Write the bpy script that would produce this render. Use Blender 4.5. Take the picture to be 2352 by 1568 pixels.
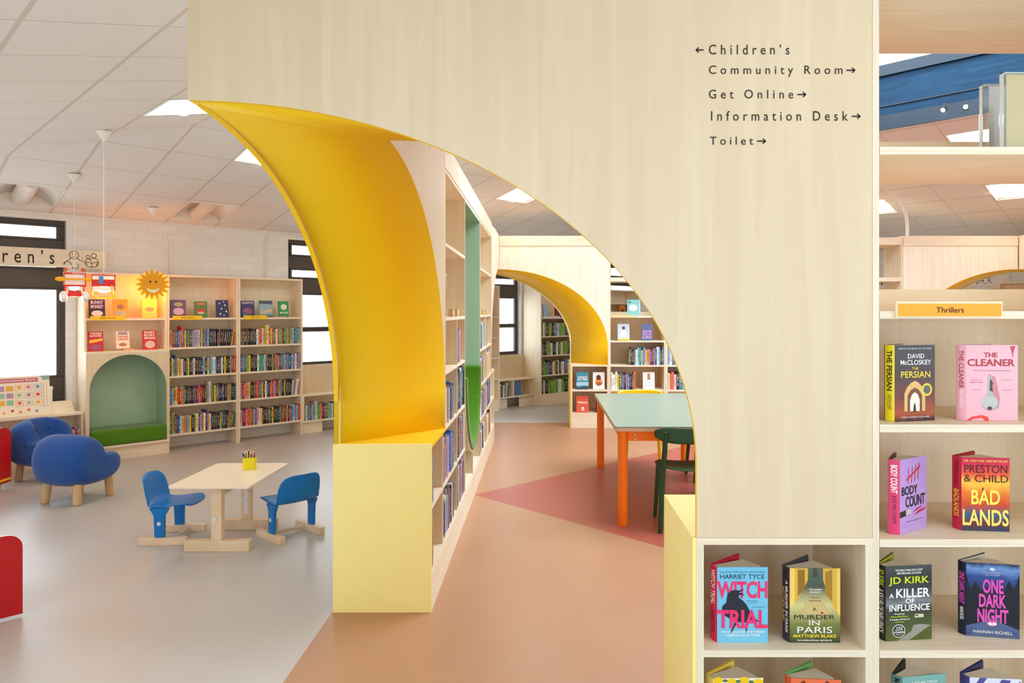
import bpy, bmesh, math, random
from mathutils import Vector, Matrix
for o in list(bpy.data.objects): bpy.data.objects.remove(o, do_unlink=True)
SC = bpy.context.scene
COL = SC.collection
PI = math.pi
R = math.radians
random.seed(7)

# ------------------------------------------------------------------ camera, world, exposure
EYE = 1.59
F = 1665.0 / 2352.0 * 36.0
cam = bpy.data.cameras.new('camera'); cam.lens = F; cam.sensor_width = 36.0
cam.shift_x = -69 / 2352.0; cam.shift_y = -69 / 2352.0
cam.clip_start = 0.05; cam.clip_end = 200
cam_o = bpy.data.objects.new('camera', cam); COL.objects.link(cam_o)
cam_o.location = (0, 0, EYE); cam_o.rotation_euler = (PI / 2, 0, 0)
SC.camera = cam_o
vs = SC.view_settings
vs.view_transform = 'Standard'; vs.look = 'None'; vs.gamma = 1.0; vs.use_curve_mapping = False
vs.exposure = -0.54
w = bpy.data.worlds.new('world'); SC.world = w; w.use_nodes = True
bg = w.node_tree.nodes['Background']
bg.inputs[0].default_value = (0.90, 0.96, 1.0, 1); bg.inputs[1].default_value = 3.5
SC.cycles.max_bounces = 14; SC.cycles.diffuse_bounces = 10; SC.cycles.transparent_max_bounces = 12
SC.cycles.sample_clamp_indirect = 6.0; SC.cycles.caustics_reflective = False; SC.cycles.caustics_refractive = False

# plan frames: the building walls run at 45 degrees to the plywood room-within-a-room.
C45 = math.sqrt(0.5)
def PL(t, d, z=0.0):                       # building frame: t along the window wall, d towards it
    return Vector((t * C45 - d * C45, t * C45 + d * C45, z))
T0, T1, NF, NB = -0.3, 12.9, 4.19, -9.1    # building walls
AX, AN = 6.31, -2.455                      # apex of the hipped ceiling
def zceil(t, n):
    return min(2.6705 + .23 * t, 5.56 - .228 * t, 2.625 + .225 * (n + 9.1), 4.12 - .225 * (n + 2.455))

def area(name, loc, direction, sx, sy, power, col=(1, 1, 1), spread=180):
    l = bpy.data.lights.new(name, 'AREA'); l.shape = 'RECTANGLE'; l.size = sx; l.size_y = sy
    l.energy = power; l.color = col; l.spread = R(spread)
    o = bpy.data.objects.new(name, l); COL.objects.link(o); o.location = loc
    o.rotation_euler = Vector(direction).to_track_quat('-Z', 'Y').to_euler()
    return o
def point(name, loc, power, col, rad=0.03):
    l = bpy.data.lights.new(name, 'POINT'); l.energy = power; l.color = col; l.shadow_soft_size = rad
    o = bpy.data.objects.new(name, l); COL.objects.link(o); o.location = loc
    return o
DAY = (0.69, 0.86, 1.0); WARM = (0.80, 0.92, 1.0)
# daylight through the roof lantern
area('skylight_daylight', PL(AX, -AN, 4.75), (0, 0, -1), 3.9, 3.9, 880, DAY).rotation_euler = (PI, 0, R(45))
bpy.data.objects['skylight_daylight'].rotation_euler = (0, 0, R(45))
# daylight through the windows of the far wall and fill light from added windows beside and behind the camera
for k, (ta, tb) in enumerate(((0.1, 1.85), (4.4, 6.1), (6.85, 8.55), (11.05, 11.85))):
    area('window_daylight', PL((ta + tb) / 2, 9.35, 1.5), (C45, -C45, 0), tb - ta, 1.3, 45, DAY)
LEFTWIN_ADDED = [(-6.9, -5.2), (-4.2, -2.5), (-1.6, 0.1), (0.7, 2.2), (2.6, 4.0)]      # unseen windows, added behind the camera to brighten the front (n range)
for na, nb in LEFTWIN_ADDED:
    area('window_daylight', PL(T0 - .2, -(na + nb) / 2, 1.55), (C45, C45, 0), nb - na, 1.5, 58 if na > 0 else 46, DAY)
FRONTWIN_ADDED = [(.1, 2.0), (2.5, 4.4), (4.9, 6.8)]           # unseen windows, added to light the front shelves (t range)
for ta, tb in FRONTWIN_ADDED:
    area('window_daylight', PL((ta + tb) / 2, -NF - .2, 1.6), (-C45, C45, 0), tb - ta, 1.6, 92 if ta < 1 else 48, DAY)
# fluorescent ceiling lights out of the photograph's view
for t, n in ((2.0, -3.4), (1.9, 0.3), (3.6, 2.2), (5.4, 2.3), (4.0, -5.6), (8.9, 1.8), (10.8, -6.6)):
    area('ceiling_light_lamp', PL(t, -n, zceil(t, n) - .06), (0, 0, -1), .56, .56, 14, WARM)
for t, n, p in ((6.0, -5.8, 17), (8.2, -5.2, 14), (7.2, -5.6, 11)):     # lamps added to brighten the far panels, unseen behind the signed panel
    area('ceiling_light_lamp', PL(t, -n, zceil(t, n) - .06), (0, 0, -1), .56, .56, p, WARM)

# ------------------------------------------------------------------ materials
def lin(c):
    c = c / 255.0
    return c / 12.92 if c <= .04045 else ((c + .055) / 1.055) ** 2.4
def L(rgb, a=1.0): return (lin(rgb[0]), lin(rgb[1]), lin(rgb[2]), a)
_M = {}
def base_mat(name):
    m = bpy.data.materials.new(name); m.use_nodes = True
    nt = m.node_tree; b = nt.nodes['Principled BSDF']
    return m, nt, b
def mat(rgb, rough=.5, metal=0.0, spec=.4, bump=0.0, bscale=400.0, name=None):
    key = (tuple(rgb), rough, metal, spec, bump, bscale)
    if key in _M: return _M[key]
    m, nt, b = base_mat(name or 'paint_%02x%02x%02x' % tuple(int(v) for v in rgb))
    b.inputs['Roughness'].default_value = rough
    b.inputs['Metallic'].default_value = metal; b.inputs['Specular IOR Level'].default_value = spec
    tc = nt.nodes.new('ShaderNodeTexCoord')
    nz = nt.nodes.new('ShaderNodeTexNoise'); nz.inputs['Scale'].default_value = 9.0; nz.inputs['Detail'].default_value = 3.0
    nt.links.new(tc.outputs['Object'], nz.inputs['Vector'])
    mx = nt.nodes.new('ShaderNodeMixRGB'); c = L(rgb)
    mx.inputs[1].default_value = (c[0] * .97, c[1] * .97, c[2] * .97, 1)
    mx.inputs[2].default_value = (min(1, c[0] * 1.03), min(1, c[1] * 1.03), min(1, c[2] * 1.03), 1)
    nt.links.new(nz.outputs[0], mx.inputs[0]); nt.links.new(mx.outputs[0], b.inputs['Base Color'])
    if bump:
        n2 = nt.nodes.new('ShaderNodeTexNoise'); n2.inputs['Scale'].default_value = bscale
        nt.links.new(tc.outputs['Object'], n2.inputs['Vector'])
        bp = nt.nodes.new('ShaderNodeBump'); bp.inputs['Strength'].default_value = bump; bp.inputs['Distance'].default_value = .002
        nt.links.new(n2.outputs[0], bp.inputs['Height']); nt.links.new(bp.outputs[0], b.inputs['Normal'])
    _M[key] = m
    return m
def emis(name, rgb, strength):
    m, nt, b = base_mat(name)
    b.inputs['Base Color'].default_value = L(rgb); b.inputs['Emission Color'].default_value = L(rgb)
    b.inputs['Emission Strength'].default_value = strength
    return m
def wood(name, ca, cb, stretch, scale=5.0, rough=.5, fig=.5):
    m, nt, b = base_mat(name)
    tc = nt.nodes.new('ShaderNodeTexCoord')
    mp = nt.nodes.new('ShaderNodeMapping'); mp.inputs['Scale'].default_value = stretch
    nt.links.new(tc.outputs['Object'], mp.inputs['Vector'])
    n1 = nt.nodes.new('ShaderNodeTexNoise'); n1.inputs['Scale'].default_value = scale; n1.inputs['Detail'].default_value = 7; n1.inputs['Distortion'].default_value = .6
    nt.links.new(mp.outputs[0], n1.inputs['Vector'])
    n2 = nt.nodes.new('ShaderNodeTexNoise'); n2.inputs['Scale'].default_value = scale * .28; n2.inputs['Detail'].default_value = 2; n2.inputs['Distortion'].default_value = 1.8
    nt.links.new(mp.outputs[0], n2.inputs['Vector'])
    r1 = nt.nodes.new('ShaderNodeValToRGB'); r1.color_ramp.elements[0].position = .35; r1.color_ramp.elements[1].position = .68
    r1.color_ramp.elements[0].color = L(ca); r1.color_ramp.elements[1].color = L(cb)
    nt.links.new(n1.outputs[0], r1.inputs[0])
    mul = nt.nodes.new('ShaderNodeMath'); mul.operation = 'MULTIPLY'; mul.inputs[1].default_value = 9.0
    nt.links.new(n2.outputs[0], mul.inputs[0])
    fr = nt.nodes.new('ShaderNodeMath'); fr.operation = 'PINGPONG'; fr.inputs[1].default_value = 1.0
    nt.links.new(mul.outputs[0], fr.inputs[0])
    mx = nt.nodes.new('ShaderNodeMixRGB'); mx.inputs[2].default_value = L(ca)
    sc = nt.nodes.new('ShaderNodeMath'); sc.operation = 'MULTIPLY'; sc.inputs[1].default_value = fig
    nt.links.new(fr.outputs[0], sc.inputs[0]); nt.links.new(sc.outputs[0], mx.inputs[0])
    nt.links.new(r1.outputs[0], mx.inputs[1]); nt.links.new(mx.outputs[0], b.inputs['Base Color'])
    b.inputs['Roughness'].default_value = rough; b.inputs['Specular IOR Level'].default_value = .3
    return m
PLY_V = wood('plywood_upright_grain', (218, 198, 164), (226, 208, 176), (6, 6, .35), 3.0, fig=.35)  # same plywood, darkened to offset the stronger light on the front panel
PLY_H = wood('plywood_lengthwise_grain', (234, 217, 188), (243, 229, 204), (.55, 7, 7))  # lightened to make up for shade inside the shelves
PLY_S = wood('plywood_side_grain', (230, 212, 182), (240, 225, 199), (7, 7, .55))
PLY_SKYLIT = wood('pale_plywood_upright_grain', (240, 228, 204), (250, 242, 224), (9, 9, .5), 4.0, fig=.3)  # same plywood, paled to carry the skylight's brightness on the far arches
PLY_EV = wood('plywood_upright_edge_layers', (226, 210, 182), (244, 234, 214), (60, 60, .6), 3.0, fig=.15)
PLY_IN = wood('plywood_inner_grain', (236, 219, 190), (244, 230, 205), (7, 7, .55))  # tone raised to counter the shade of the shelf interiors
PLY_E = wood('plywood_edge_layers', (226, 210, 182), (244, 234, 214), (.6, .6, 60), 3.0, fig=.15)
PINE = wood('pine', (226, 196, 158), (240, 216, 182), (1.2, 1.2, 1.2), 4.0, fig=.3)
OAK = wood('oak_leg', (200, 160, 112), (224, 188, 142), (8, 8, .7))
YEL = mat((248, 202, 0), .62, name='yellow_paint')
PALE = mat((253, 236, 152), .5, name='pale_yellow_paint')
WHITE = mat((240, 236, 228), .5, name='white_paint')
BLACKM = mat((30, 27, 26), .6, name='black_print')
INK = mat((58, 40, 28), .7, name='dark_brown_print')
FRAME = mat((78, 68, 62), .4, name='dark_window_frame')

def m_ceiling():
    m, nt, b = base_mat('suspended_ceiling_tiles')
    tc = nt.nodes.new('ShaderNodeTexCoord'); sp = nt.nodes.new('ShaderNodeSeparateXYZ')
    nt.links.new(tc.outputs['Object'], sp.inputs[0])
    def line(out, off, pitch, wd):
        a = nt.nodes.new('ShaderNodeMath'); a.operation = 'SUBTRACT'; a.inputs[1].default_value = off
        nt.links.new(out, a.inputs[0])
        d = nt.nodes.new('ShaderNodeMath'); d.operation = 'DIVIDE'; d.inputs[1].default_value = pitch
        nt.links.new(a.outputs[0], d.inputs[0])
        p = nt.nodes.new('ShaderNodeMath'); p.operation = 'PINGPONG'; p.inputs[1].default_value = .5
        nt.links.new(d.outputs[0], p.inputs[0])
        l = nt.nodes.new('ShaderNodeMath'); l.operation = 'LESS_THAN'; l.inputs[1].default_value = wd / pitch / 2
        nt.links.new(p.outputs[0], l.inputs[0])
        return l.outputs[0]
    la = line(sp.outputs[0], 1.735, .567, .024); lb = line(sp.outputs[1], 7.14, .575, .013)
    mx = nt.nodes.new('ShaderNodeMath'); mx.operation = 'MAXIMUM'
    nt.links.new(la, mx.inputs[0]); nt.links.new(lb, mx.inputs[1])
    c = nt.nodes.new('ShaderNodeMixRGB'); c.inputs[1].default_value = L((228, 223, 217)); c.inputs[2].default_value = L((206, 197, 187))
    nt.links.new(mx.outputs[0], c.inputs[0]); nt.links.new(c.outputs[0], b.inputs['Base Color'])
    bp = nt.nodes.new('ShaderNodeBump'); bp.invert = False; bp.inputs['Strength'].default_value = .5; bp.inputs['Distance'].default_value = .01
    nt.links.new(mx.outputs[0], bp.inputs['Height']); nt.links.new(bp.outputs[0], b.inputs['Normal'])
    b.inputs['Roughness'].default_value = .85
    return m
def m_brick():
    m, nt, b = base_mat('white_painted_blockwork')
    tc = nt.nodes.new('ShaderNodeTexCoord'); sp = nt.nodes.new('ShaderNodeSeparateXYZ'); cb = nt.nodes.new('ShaderNodeCombineXYZ')
    nt.links.new(tc.outputs['Object'], sp.inputs[0])
    nt.links.new(sp.outputs[0], cb.inputs[0]); nt.links.new(sp.outputs[2], cb.inputs[1])
    br = nt.nodes.new('ShaderNodeTexBrick'); br.inputs['Scale'].default_value = 1.0
    br.inputs['Brick Width'].default_value = .30; br.inputs['Row Height'].default_value = .10; br.inputs['Mortar Size'].default_value = .004
    br.inputs['Color1'].default_value = L((238, 237, 233)); br.inputs['Color2'].default_value = L((232, 230, 226)); br.inputs['Mortar'].default_value = L((228, 223, 214))
    nt.links.new(cb.outputs[0], br.inputs['Vector'])
    nt.links.new(br.outputs['Color'], b.inputs['Base Color'])
    bp = nt.nodes.new('ShaderNodeBump'); bp.invert = True; bp.inputs['Strength'].default_value = .35; bp.inputs['Distance'].default_value = .006
    nt.links.new(br.outputs['Fac'], bp.inputs['Height']); nt.links.new(bp.outputs[0], b.inputs['Normal'])
    b.inputs['Roughness'].default_value = .6
    return m
def m_floor():
    m, nt, b = base_mat('rubber_floor')
    N = nt.nodes.new; LK = nt.links.new
    g = N('ShaderNodeNewGeometry'); sp = N('ShaderNodeSeparateXYZ'); LK(g.outputs['Position'], sp.inputs[0])
    def op(kind, a, b_=None):
        n = N('ShaderNodeMath'); n.operation = kind
        for i, v in enumerate((a, b_)):
            if v is None: continue
            if isinstance(v, (int, float)): n.inputs[i].default_value = v
            else: LK(v, n.inputs[i])
        return n.outputs[0]
    X, Y = sp.outputs[0], sp.outputs[1]
    dx = op('ABSOLUTE', op('SUBTRACT', X, 2.95)); dy = op('ABSOLUTE', op('SUBTRACT', Y, 6.29))
    sq = op('LESS_THAN', op('MAXIMUM', dx, dy), 4.06)
    red = op('LESS_THAN', op('ADD', dx, dy), 3.54)
    nz = N('ShaderNodeTexNoise'); nz.inputs['Scale'].default_value = 1.6; nz.inputs['Detail'].default_value = 6
    LK(g.outputs['Position'], nz.inputs['Vector'])
    def c2(a, c):
        k = N('ShaderNodeMixRGB'); k.inputs[1].default_value = L(a); k.inputs[2].default_value = L(c)
        LK(nz.outputs[0], k.inputs[0]); return k.outputs[0]
    grey = c2((182, 175, 168), (198, 191, 184)); terra = c2((170, 122, 88), (184, 136, 102)); rd = c2((160, 78, 62), (176, 94, 78))
    m1 = N('ShaderNodeMixRGB'); LK(sq, m1.inputs[0]); LK(grey, m1.inputs[1]); LK(terra, m1.inputs[2])
    m2 = N('ShaderNodeMixRGB'); LK(red, m2.inputs[0]); LK(m1.outputs[0], m2.inputs[1]); LK(rd, m2.inputs[2])
    LK(m2.outputs[0], b.inputs['Base Color'])
    rr = N('ShaderNodeMapRange'); rr.inputs[3].default_value = .30; rr.inputs[4].default_value = .44
    LK(nz.outputs[0], rr.inputs[0]); LK(rr.outputs[0], b.inputs['Roughness'])
    n2 = N('ShaderNodeTexNoise'); n2.inputs['Scale'].default_value = 14; n2.inputs['Detail'].default_value = 5
    LK(g.outputs['Position'], n2.inputs['Vector'])
    bp = N('ShaderNodeBump'); bp.inputs['Strength'].default_value = .12; bp.inputs['Distance'].default_value = .004
    LK(n2.outputs[0], bp.inputs['Height']); LK(bp.outputs[0], b.inputs['Normal'])
    return m
def m_glass(name, tint=(1, 1, 1), gloss=.06):
    m = bpy.data.materials.new(name); m.use_nodes = True; nt = m.node_tree
    nt.nodes.remove(nt.nodes['Principled BSDF'])
    t = nt.nodes.new('ShaderNodeBsdfTransparent'); t.inputs[0].default_value = (*tint, 1)
    g = nt.nodes.new('ShaderNodeBsdfGlossy'); g.inputs['Roughness'].default_value = .03
    x = nt.nodes.new('ShaderNodeMixShader'); x.inputs[0].default_value = gloss
    nt.links.new(t.outputs[0], x.inputs[1]); nt.links.new(g.outputs[0], x.inputs[2])
    nt.links.new(x.outputs[0], nt.nodes['Material Output'].inputs[0])
    return m
GLASS = m_glass('window_glass'); ACRYL = m_glass('clear_acrylic', (.94, .96, .96), .12)
CEIL = m_ceiling(); BRICK = m_brick(); FLOOR = m_floor()
def m_fabric(name, rgb, rgb2):
    m, nt, b = base_mat(name)
    tc = nt.nodes.new('ShaderNodeTexCoord'); nz = nt.nodes.new('ShaderNodeTexNoise'); nz.inputs['Scale'].default_value = 260; nz.inputs['Detail'].default_value = 2
    nt.links.new(tc.outputs['Object'], nz.inputs['Vector'])
    mx = nt.nodes.new('ShaderNodeMixRGB'); mx.inputs[1].default_value = L(rgb); mx.inputs[2].default_value = L(rgb2)
    nt.links.new(nz.outputs[0], mx.inputs[0]); nt.links.new(mx.outputs[0], b.inputs['Base Color'])
    bp = nt.nodes.new('ShaderNodeBump'); bp.inputs['Strength'].default_value = .5; bp.inputs['Distance'].default_value = .002
    nt.links.new(nz.outputs[0], bp.inputs['Height']); nt.links.new(bp.outputs[0], b.inputs['Normal'])
    b.inputs['Roughness'].default_value = .95; b.inputs['Sheen Weight'].default_value = .25
    b.inputs['Specular IOR Level'].default_value = .15
    return m
BLUEF = m_fabric('blue_wool', (20, 60, 126), (46, 92, 164))
GREENF = m_fabric('green_wool', (62, 106, 10), (92, 140, 26))
MINT = mat((164, 190, 160), .6, name='sage_green_paint')
BLUEP = mat((8, 116, 192), .35, name='blue_plastic')
def m_books():
    # one spine material: the object's colour, with lettering-like specks and end bands in a contrasting tone
    m, nt, b = base_mat('book_cover')
    N = nt.nodes.new; LK = nt.links.new
    oi = N('ShaderNodeObjectInfo'); tc = N('ShaderNodeTexCoord'); sp = N('ShaderNodeSeparateXYZ')
    LK(tc.outputs['Generated'], sp.inputs[0])
    def op(kind, a, b_=None):
        n = N('ShaderNodeMath'); n.operation = kind
        for i, v in enumerate((a, b_)):
            if v is None: continue
            if isinstance(v, (int, float)): n.inputs[i].default_value = v
            else: LK(v, n.inputs[i])
        return n.outputs[0]
    rnd = oi.outputs['Random']
    cx = op('ADD', op('MULTIPLY', sp.outputs[0], 2.0), op('MULTIPLY', rnd, 117.0)); cz = op('MULTIPLY', sp.outputs[2], 13.0)
    cmb = N('ShaderNodeCombineXYZ'); LK(cx, cmb.inputs[0]); LK(cz, cmb.inputs[2]); LK(op('MULTIPLY', rnd, 51.0), cmb.inputs[1])
    nz = N('ShaderNodeTexNoise'); nz.inputs['Scale'].default_value = 1.6; nz.inputs['Detail'].default_value = 1.5
    LK(cmb.outputs[0], nz.inputs['Vector'])
    speck = op('GREATER_THAN', nz.outputs[0], .53)
    inz = op('MULTIPLY', op('GREATER_THAN', sp.outputs[2], .2), op('LESS_THAN', sp.outputs[2], .86))
    inx = op('LESS_THAN', op('ABSOLUTE', op('SUBTRACT', sp.outputs[0], .5)), .34)
    fr = op('LESS_THAN', sp.outputs[1], .08)
    txt = op('MULTIPLY', op('MULTIPLY', op('MULTIPLY', speck, inz), op('MULTIPLY', inx, fr)), .62)
    lum = N('ShaderNodeRGBToBW'); LK(oi.outputs['Color'], lum.inputs[0])
    dark = op('LESS_THAN', lum.outputs[0], .28)
    tcol = N('ShaderNodeMixRGB'); tcol.inputs[1].default_value = L((40, 30, 40)); tcol.inputs[2].default_value = L((240, 228, 196)); LK(dark, tcol.inputs[0])
    hue = N('ShaderNodeHueSaturation'); LK(oi.outputs['Color'], hue.inputs['Color']); LK(op('ADD', op('MULTIPLY', op('FRACT', op('MULTIPLY', rnd, 77.7)), .5), .25), hue.inputs['Hue'])
    hue.inputs['Value'].default_value = 1.0; hue.inputs['Saturation'].default_value = .7
    band = op('MULTIPLY', op('GREATER_THAN', op('FRACT', op('MULTIPLY', rnd, 31.3)), .45), op('ADD', op('LESS_THAN', sp.outputs[2], op('MULTIPLY', op('FRACT', op('MULTIPLY', rnd, 13.1)), .3)), op('GREATER_THAN', sp.outputs[2], .93)))
    c1 = N('ShaderNodeMixRGB'); LK(band, c1.inputs[0]); LK(oi.outputs['Color'], c1.inputs[1]); LK(hue.outputs[0], c1.inputs[2])
    c2 = N('ShaderNodeMixRGB'); LK(txt, c2.inputs[0]); LK(c1.outputs[0], c2.inputs[1]); LK(tcol.outputs[0], c2.inputs[2])
    LK(c2.outputs[0], b.inputs['Base Color']); b.inputs['Roughness'].default_value = .35
    return m
def m_art():
    # face-out covers: the object's colour with an irregular picture in related and contrasting tones
    m, nt, b = base_mat('picture_book_cover')
    N = nt.nodes.new; LK = nt.links.new
    oi = N('ShaderNodeObjectInfo'); tc = N('ShaderNodeTexCoord')
    ad = N('ShaderNodeVectorMath'); ad.operation = 'ADD'; LK(tc.outputs['Generated'], ad.inputs[0])
    sc = N('ShaderNodeMath'); sc.operation = 'MULTIPLY'; sc.inputs[1].default_value = 91.0; LK(oi.outputs['Random'], sc.inputs[0]); LK(sc.outputs[0], ad.inputs[1])
    nz = N('ShaderNodeTexNoise'); nz.inputs['Scale'].default_value = 4.2; nz.inputs['Detail'].default_value = 3; LK(ad.outputs[0], nz.inputs['Vector'])
    r = N('ShaderNodeValToRGB'); r.color_ramp.interpolation = 'CONSTANT'
    e = r.color_ramp.elements; e[0].position = 0; e[0].color = (.15, .15, .15, 1); e[1].position = .42; e[1].color = (0, 0, 0, 1)
    k = e.new(.6); k.color = (.75, .75, .75, 1); k = e.new(.68); k.color = (.3, .3, .3, 1)
    LK(nz.outputs[0], r.inputs[0])
    hue = N('ShaderNodeHueSaturation'); hue.inputs['Hue'].default_value = .62; hue.inputs['Value'].default_value = 1.7; hue.inputs['Saturation'].default_value = .8
    LK(oi.outputs['Color'], hue.inputs['Color'])
    mx = N('ShaderNodeMixRGB'); LK(r.outputs[0], mx.inputs[0]); LK(oi.outputs['Color'], mx.inputs[1]); LK(hue.outputs[0], mx.inputs[2])
    LK(mx.outputs[0], b.inputs['Base Color']); b.inputs['Roughness'].default_value = .35
    return m
COVER = m_books(); ARTC = m_art(); PAGES = mat((232, 224, 206), .8, name='paper_pages')

# ------------------------------------------------------------------ mesh helpers
class MB:
    def __init__(s, off=(0, 0, 0)): s.v = []; s.f = []; s.m = []; s.off = Vector(off); s.smooth = False
    def add(s, vs_, fs, mi=0, M=None):
        k = len(s.v)
        for v in vs_:
            v = Vector(v)
            s.v.append(M @ v if M is not None else v)
        for f in fs: s.f.append([i + k for i in f]); s.m.append(mi)
        return s
    def box(s, x0, x1, y0, y1, z0, z1, mi=0, M=None):
        return s.add([(x0, y0, z0), (x1, y0, z0), (x1, y1, z0), (x0, y1, z0), (x0, y0, z1), (x1, y0, z1), (x1, y1, z1), (x0, y1, z1)],
                     [(0, 3, 2, 1), (4, 5, 6, 7), (0, 1, 5, 4), (1, 2, 6, 5), (2, 3, 7, 6), (3, 0, 4, 7)], mi, M)
    def prism(s, pts, a, b, plane='xz', mi=0, side=None, M=None):
        # pts in the plane, extruded along the third axis from a to b
        def P(p, h): return {'xz': (p[0], h, p[1]), 'xy': (p[0], p[1], h), 'yz': (h, p[0], p[1])}[plane]
        n = len(pts)
        s.add([P(p, a) for p in pts] + [P(p, b) for p in pts], [list(range(n)), list(range(2 * n - 1, n - 1, -1))], mi, M)
        k = len(s.v) - 2 * n
        for i in range(n):
            j = (i + 1) % n
            s.f.append([k + i, k + j, k + n + j, k + n + i]); s.m.append(side(i) if callable(side) else mi)
        return s
    def tube(s, pts, r, n=10, mi=0, cap=True, M=None):
        pts = [Vector(p) for p in pts]; rs = r if isinstance(r, (list, tuple)) else [r] * len(pts)
        k = len(s.v); ring = []
        up = None
        for i, p in enumerate(pts):
            d = (pts[min(i + 1, len(pts) - 1)] - pts[max(i - 1, 0)]).normalized()
            if up is None: up = Vector((0, 0, 1)) if abs(d.z) < .9 else Vector((1, 0, 0))
            a = d.cross(up)
            if a.length < 1e-4: a = d.orthogonal()
            a.normalize(); b = d.cross(a).normalized(); up = -b if False else up
            for j in range(n):
                t = 2 * PI * j / n
                q = p + (a * math.cos(t) + b * math.sin(t)) * rs[i]
                s.v.append(M @ q if M is not None else q)
        for i in range(len(pts) - 1):
            for j in range(n):
                s.f.append([k + i * n + j, k + i * n + (j + 1) % n, k + (i + 1) * n + (j + 1) % n, k + (i + 1) * n + j]); s.m.append(mi)
        if cap:
            s.f.append([k + j for j in range(n)][::-1]); s.m.append(mi)
            s.f.append([k + (len(pts) - 1) * n + j for j in range(n)]); s.m.append(mi)
        return s
    def lathe(s, prof, n=20, c=(0, 0, 0), mi=0, M=None):
        k = len(s.v)
        for r, z in prof:
            for j in range(n):
                t = 2 * PI * j / n; q = Vector((c[0] + r * math.cos(t), c[1] + r * math.sin(t), c[2] + z))
                s.v.append(M @ q if M is not None else q)
        for i in range(len(prof) - 1):
            for j in range(n):
                s.f.append([k + i * n + j, k + i * n + (j + 1) % n, k + (i + 1) * n + (j + 1) % n, k + (i + 1) * n + j]); s.m.append(mi)
        s.f.append([k + j for j in range(n)][::-1]); s.m.append(mi)
        s.f.append([k + (len(prof) - 1) * n + j for j in range(n)]); s.m.append(mi)
        return s
    def grid(s, P, mi=0):                       # P[i][j] points
        k = len(s.v); n = len(P[0])
        for row in P:
            for p in row: s.v.append(Vector(p))
        for i in range(len(P) - 1):
            for j in range(n - 1):
                s.f.append([k + i * n + j, k + i * n + j + 1, k + (i + 1) * n + j + 1, k + (i + 1) * n + j]); s.m.append(mi)
        return s
    def mesh(s, name, mats, fix=True):
        me = bpy.data.meshes.new(name)
        me.from_pydata([tuple(v - s.off) for v in s.v], [], s.f)
        for m in (mats if isinstance(mats, (list, tuple)) else [mats]): me.materials.append(m)
        me.polygons.foreach_set('material_index', s.m)
        if fix:
            bm = bmesh.new(); bm.from_mesh(me); bmesh.ops.recalc_face_normals(bm, faces=bm.faces); bm.to_mesh(me); bm.free()
        if s.smooth: me.polygons.foreach_set('use_smooth', [True] * len(me.polygons))
        me.update()
        return me
    def build(s, name, mats, parent=None, loc=None, rot=0.0, bev=0.0, label=None, fix=True, sub=0):
        o = bpy.data.objects.new(name, s.mesh(name, mats, fix)); COL.objects.link(o)
        if parent is not None: o.parent = parent
        if loc is not None: o.location = loc
        if rot: o.rotation_euler = (0, 0, rot)
        if bev:
            b = o.modifiers.new('edge', 'BEVEL'); b.width = bev; b.segments = 3; b.limit_method = 'ANGLE'; b.angle_limit = R(40)
        if sub:
            b = o.modifiers.new('round', 'SUBSURF'); b.levels = sub; b.render_levels = sub
        if label: o['label'] = label
        return o
def smooth(o, ang=None):
    o.data.polygons.foreach_set('use_smooth', [True] * len(o.data.polygons))
    return o
def tag(o, label, cat, group=None, kind=None):
    if label: o['label'] = label
    if cat: o['category'] = cat
    if group: o['group'] = group
    if kind: o['kind'] = kind
    return o
def thing(name, label, cat, loc=(0, 0, 0), rot=0.0, group=None):
    o = bpy.data.objects.new(name, None); COL.objects.link(o); o.empty_display_size = .1
    o.location = loc; o.rotation_euler = (0, 0, rot)
    return tag(o, label, cat, group)
def struct(o, label=None):
    o['kind'] = 'structure'
    if label: o['label'] = label
    return o
def bx(x0, x1, y0, y1, z0, z1): return MB().box(x0, x1, y0, y1, z0, z1)
def bxe(x0, x1, y0, y1, z0, z1):
    m = MB().box(x0, x1, y0, y1, z0, z1); m.m[2] = 1   # front edge shows the plywood layers
    return m

_TXT = {}
def text_mesh(txt, bold=0.0, space=1.0):
    key = (txt, bold, space)
    if key not in _TXT:
        cu = bpy.data.curves.new('letters', 'FONT'); cu.body = txt; cu.size = 1.0; cu.offset = bold; cu.space_character = space
        cu.resolution_u = 3; cu.fill_mode = 'FRONT'
        ob = bpy.data.objects.new('letters', cu); COL.objects.link(ob)
        me = bpy.data.meshes.new_from_object(ob.evaluated_get(bpy.context.evaluated_depsgraph_get()))
        vs_ = [(v.co.x, v.co.y) for v in me.vertices]; fs = [list(p.vertices) for p in me.polygons]
        bpy.data.objects.remove(ob, do_unlink=True); bpy.data.meshes.remove(me); bpy.data.curves.remove(cu)
        _TXT[key] = (vs_, fs)
    return _TXT[key]
def text_into(mb, txt, x0, x1, z0, z1, put, bold=0.0, space=1.0, mi=0, fitx=True):
    # lettering stretched into the box x0..x1, z0..z1 (z0 is the lowest ink, z1 the highest); put(x, z) -> 3D
    vs_, fs = text_mesh(txt, bold, space)
    if not vs_: return
    ax = min(v[0] for v in vs_); bx_ = max(v[0] for v in vs_); az = min(v[1] for v in vs_); bz = max(v[1] for v in vs_)
    sx = (x1 - x0) / (bx_ - ax); sz = (z1 - z0) / (bz - az)
    mb.add([put(x0 + (v[0] - ax) * sx, z0 + (v[1] - az) * sz) for v in vs_], fs, mi)

# ------------------------------------------------------------------ setting: floor, walls, windows, ceiling, roof lantern
cx_, cy_ = PL((T0 + T1) / 2, -(NF + NB) / 2)[:2]
fl = MB()
fl.box(T0 - .3, T1 + .3, -NF - .3, -NB + .5, -.1, 0)
struct(fl.build('floor', FLOOR, rot=R(45)))

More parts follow.
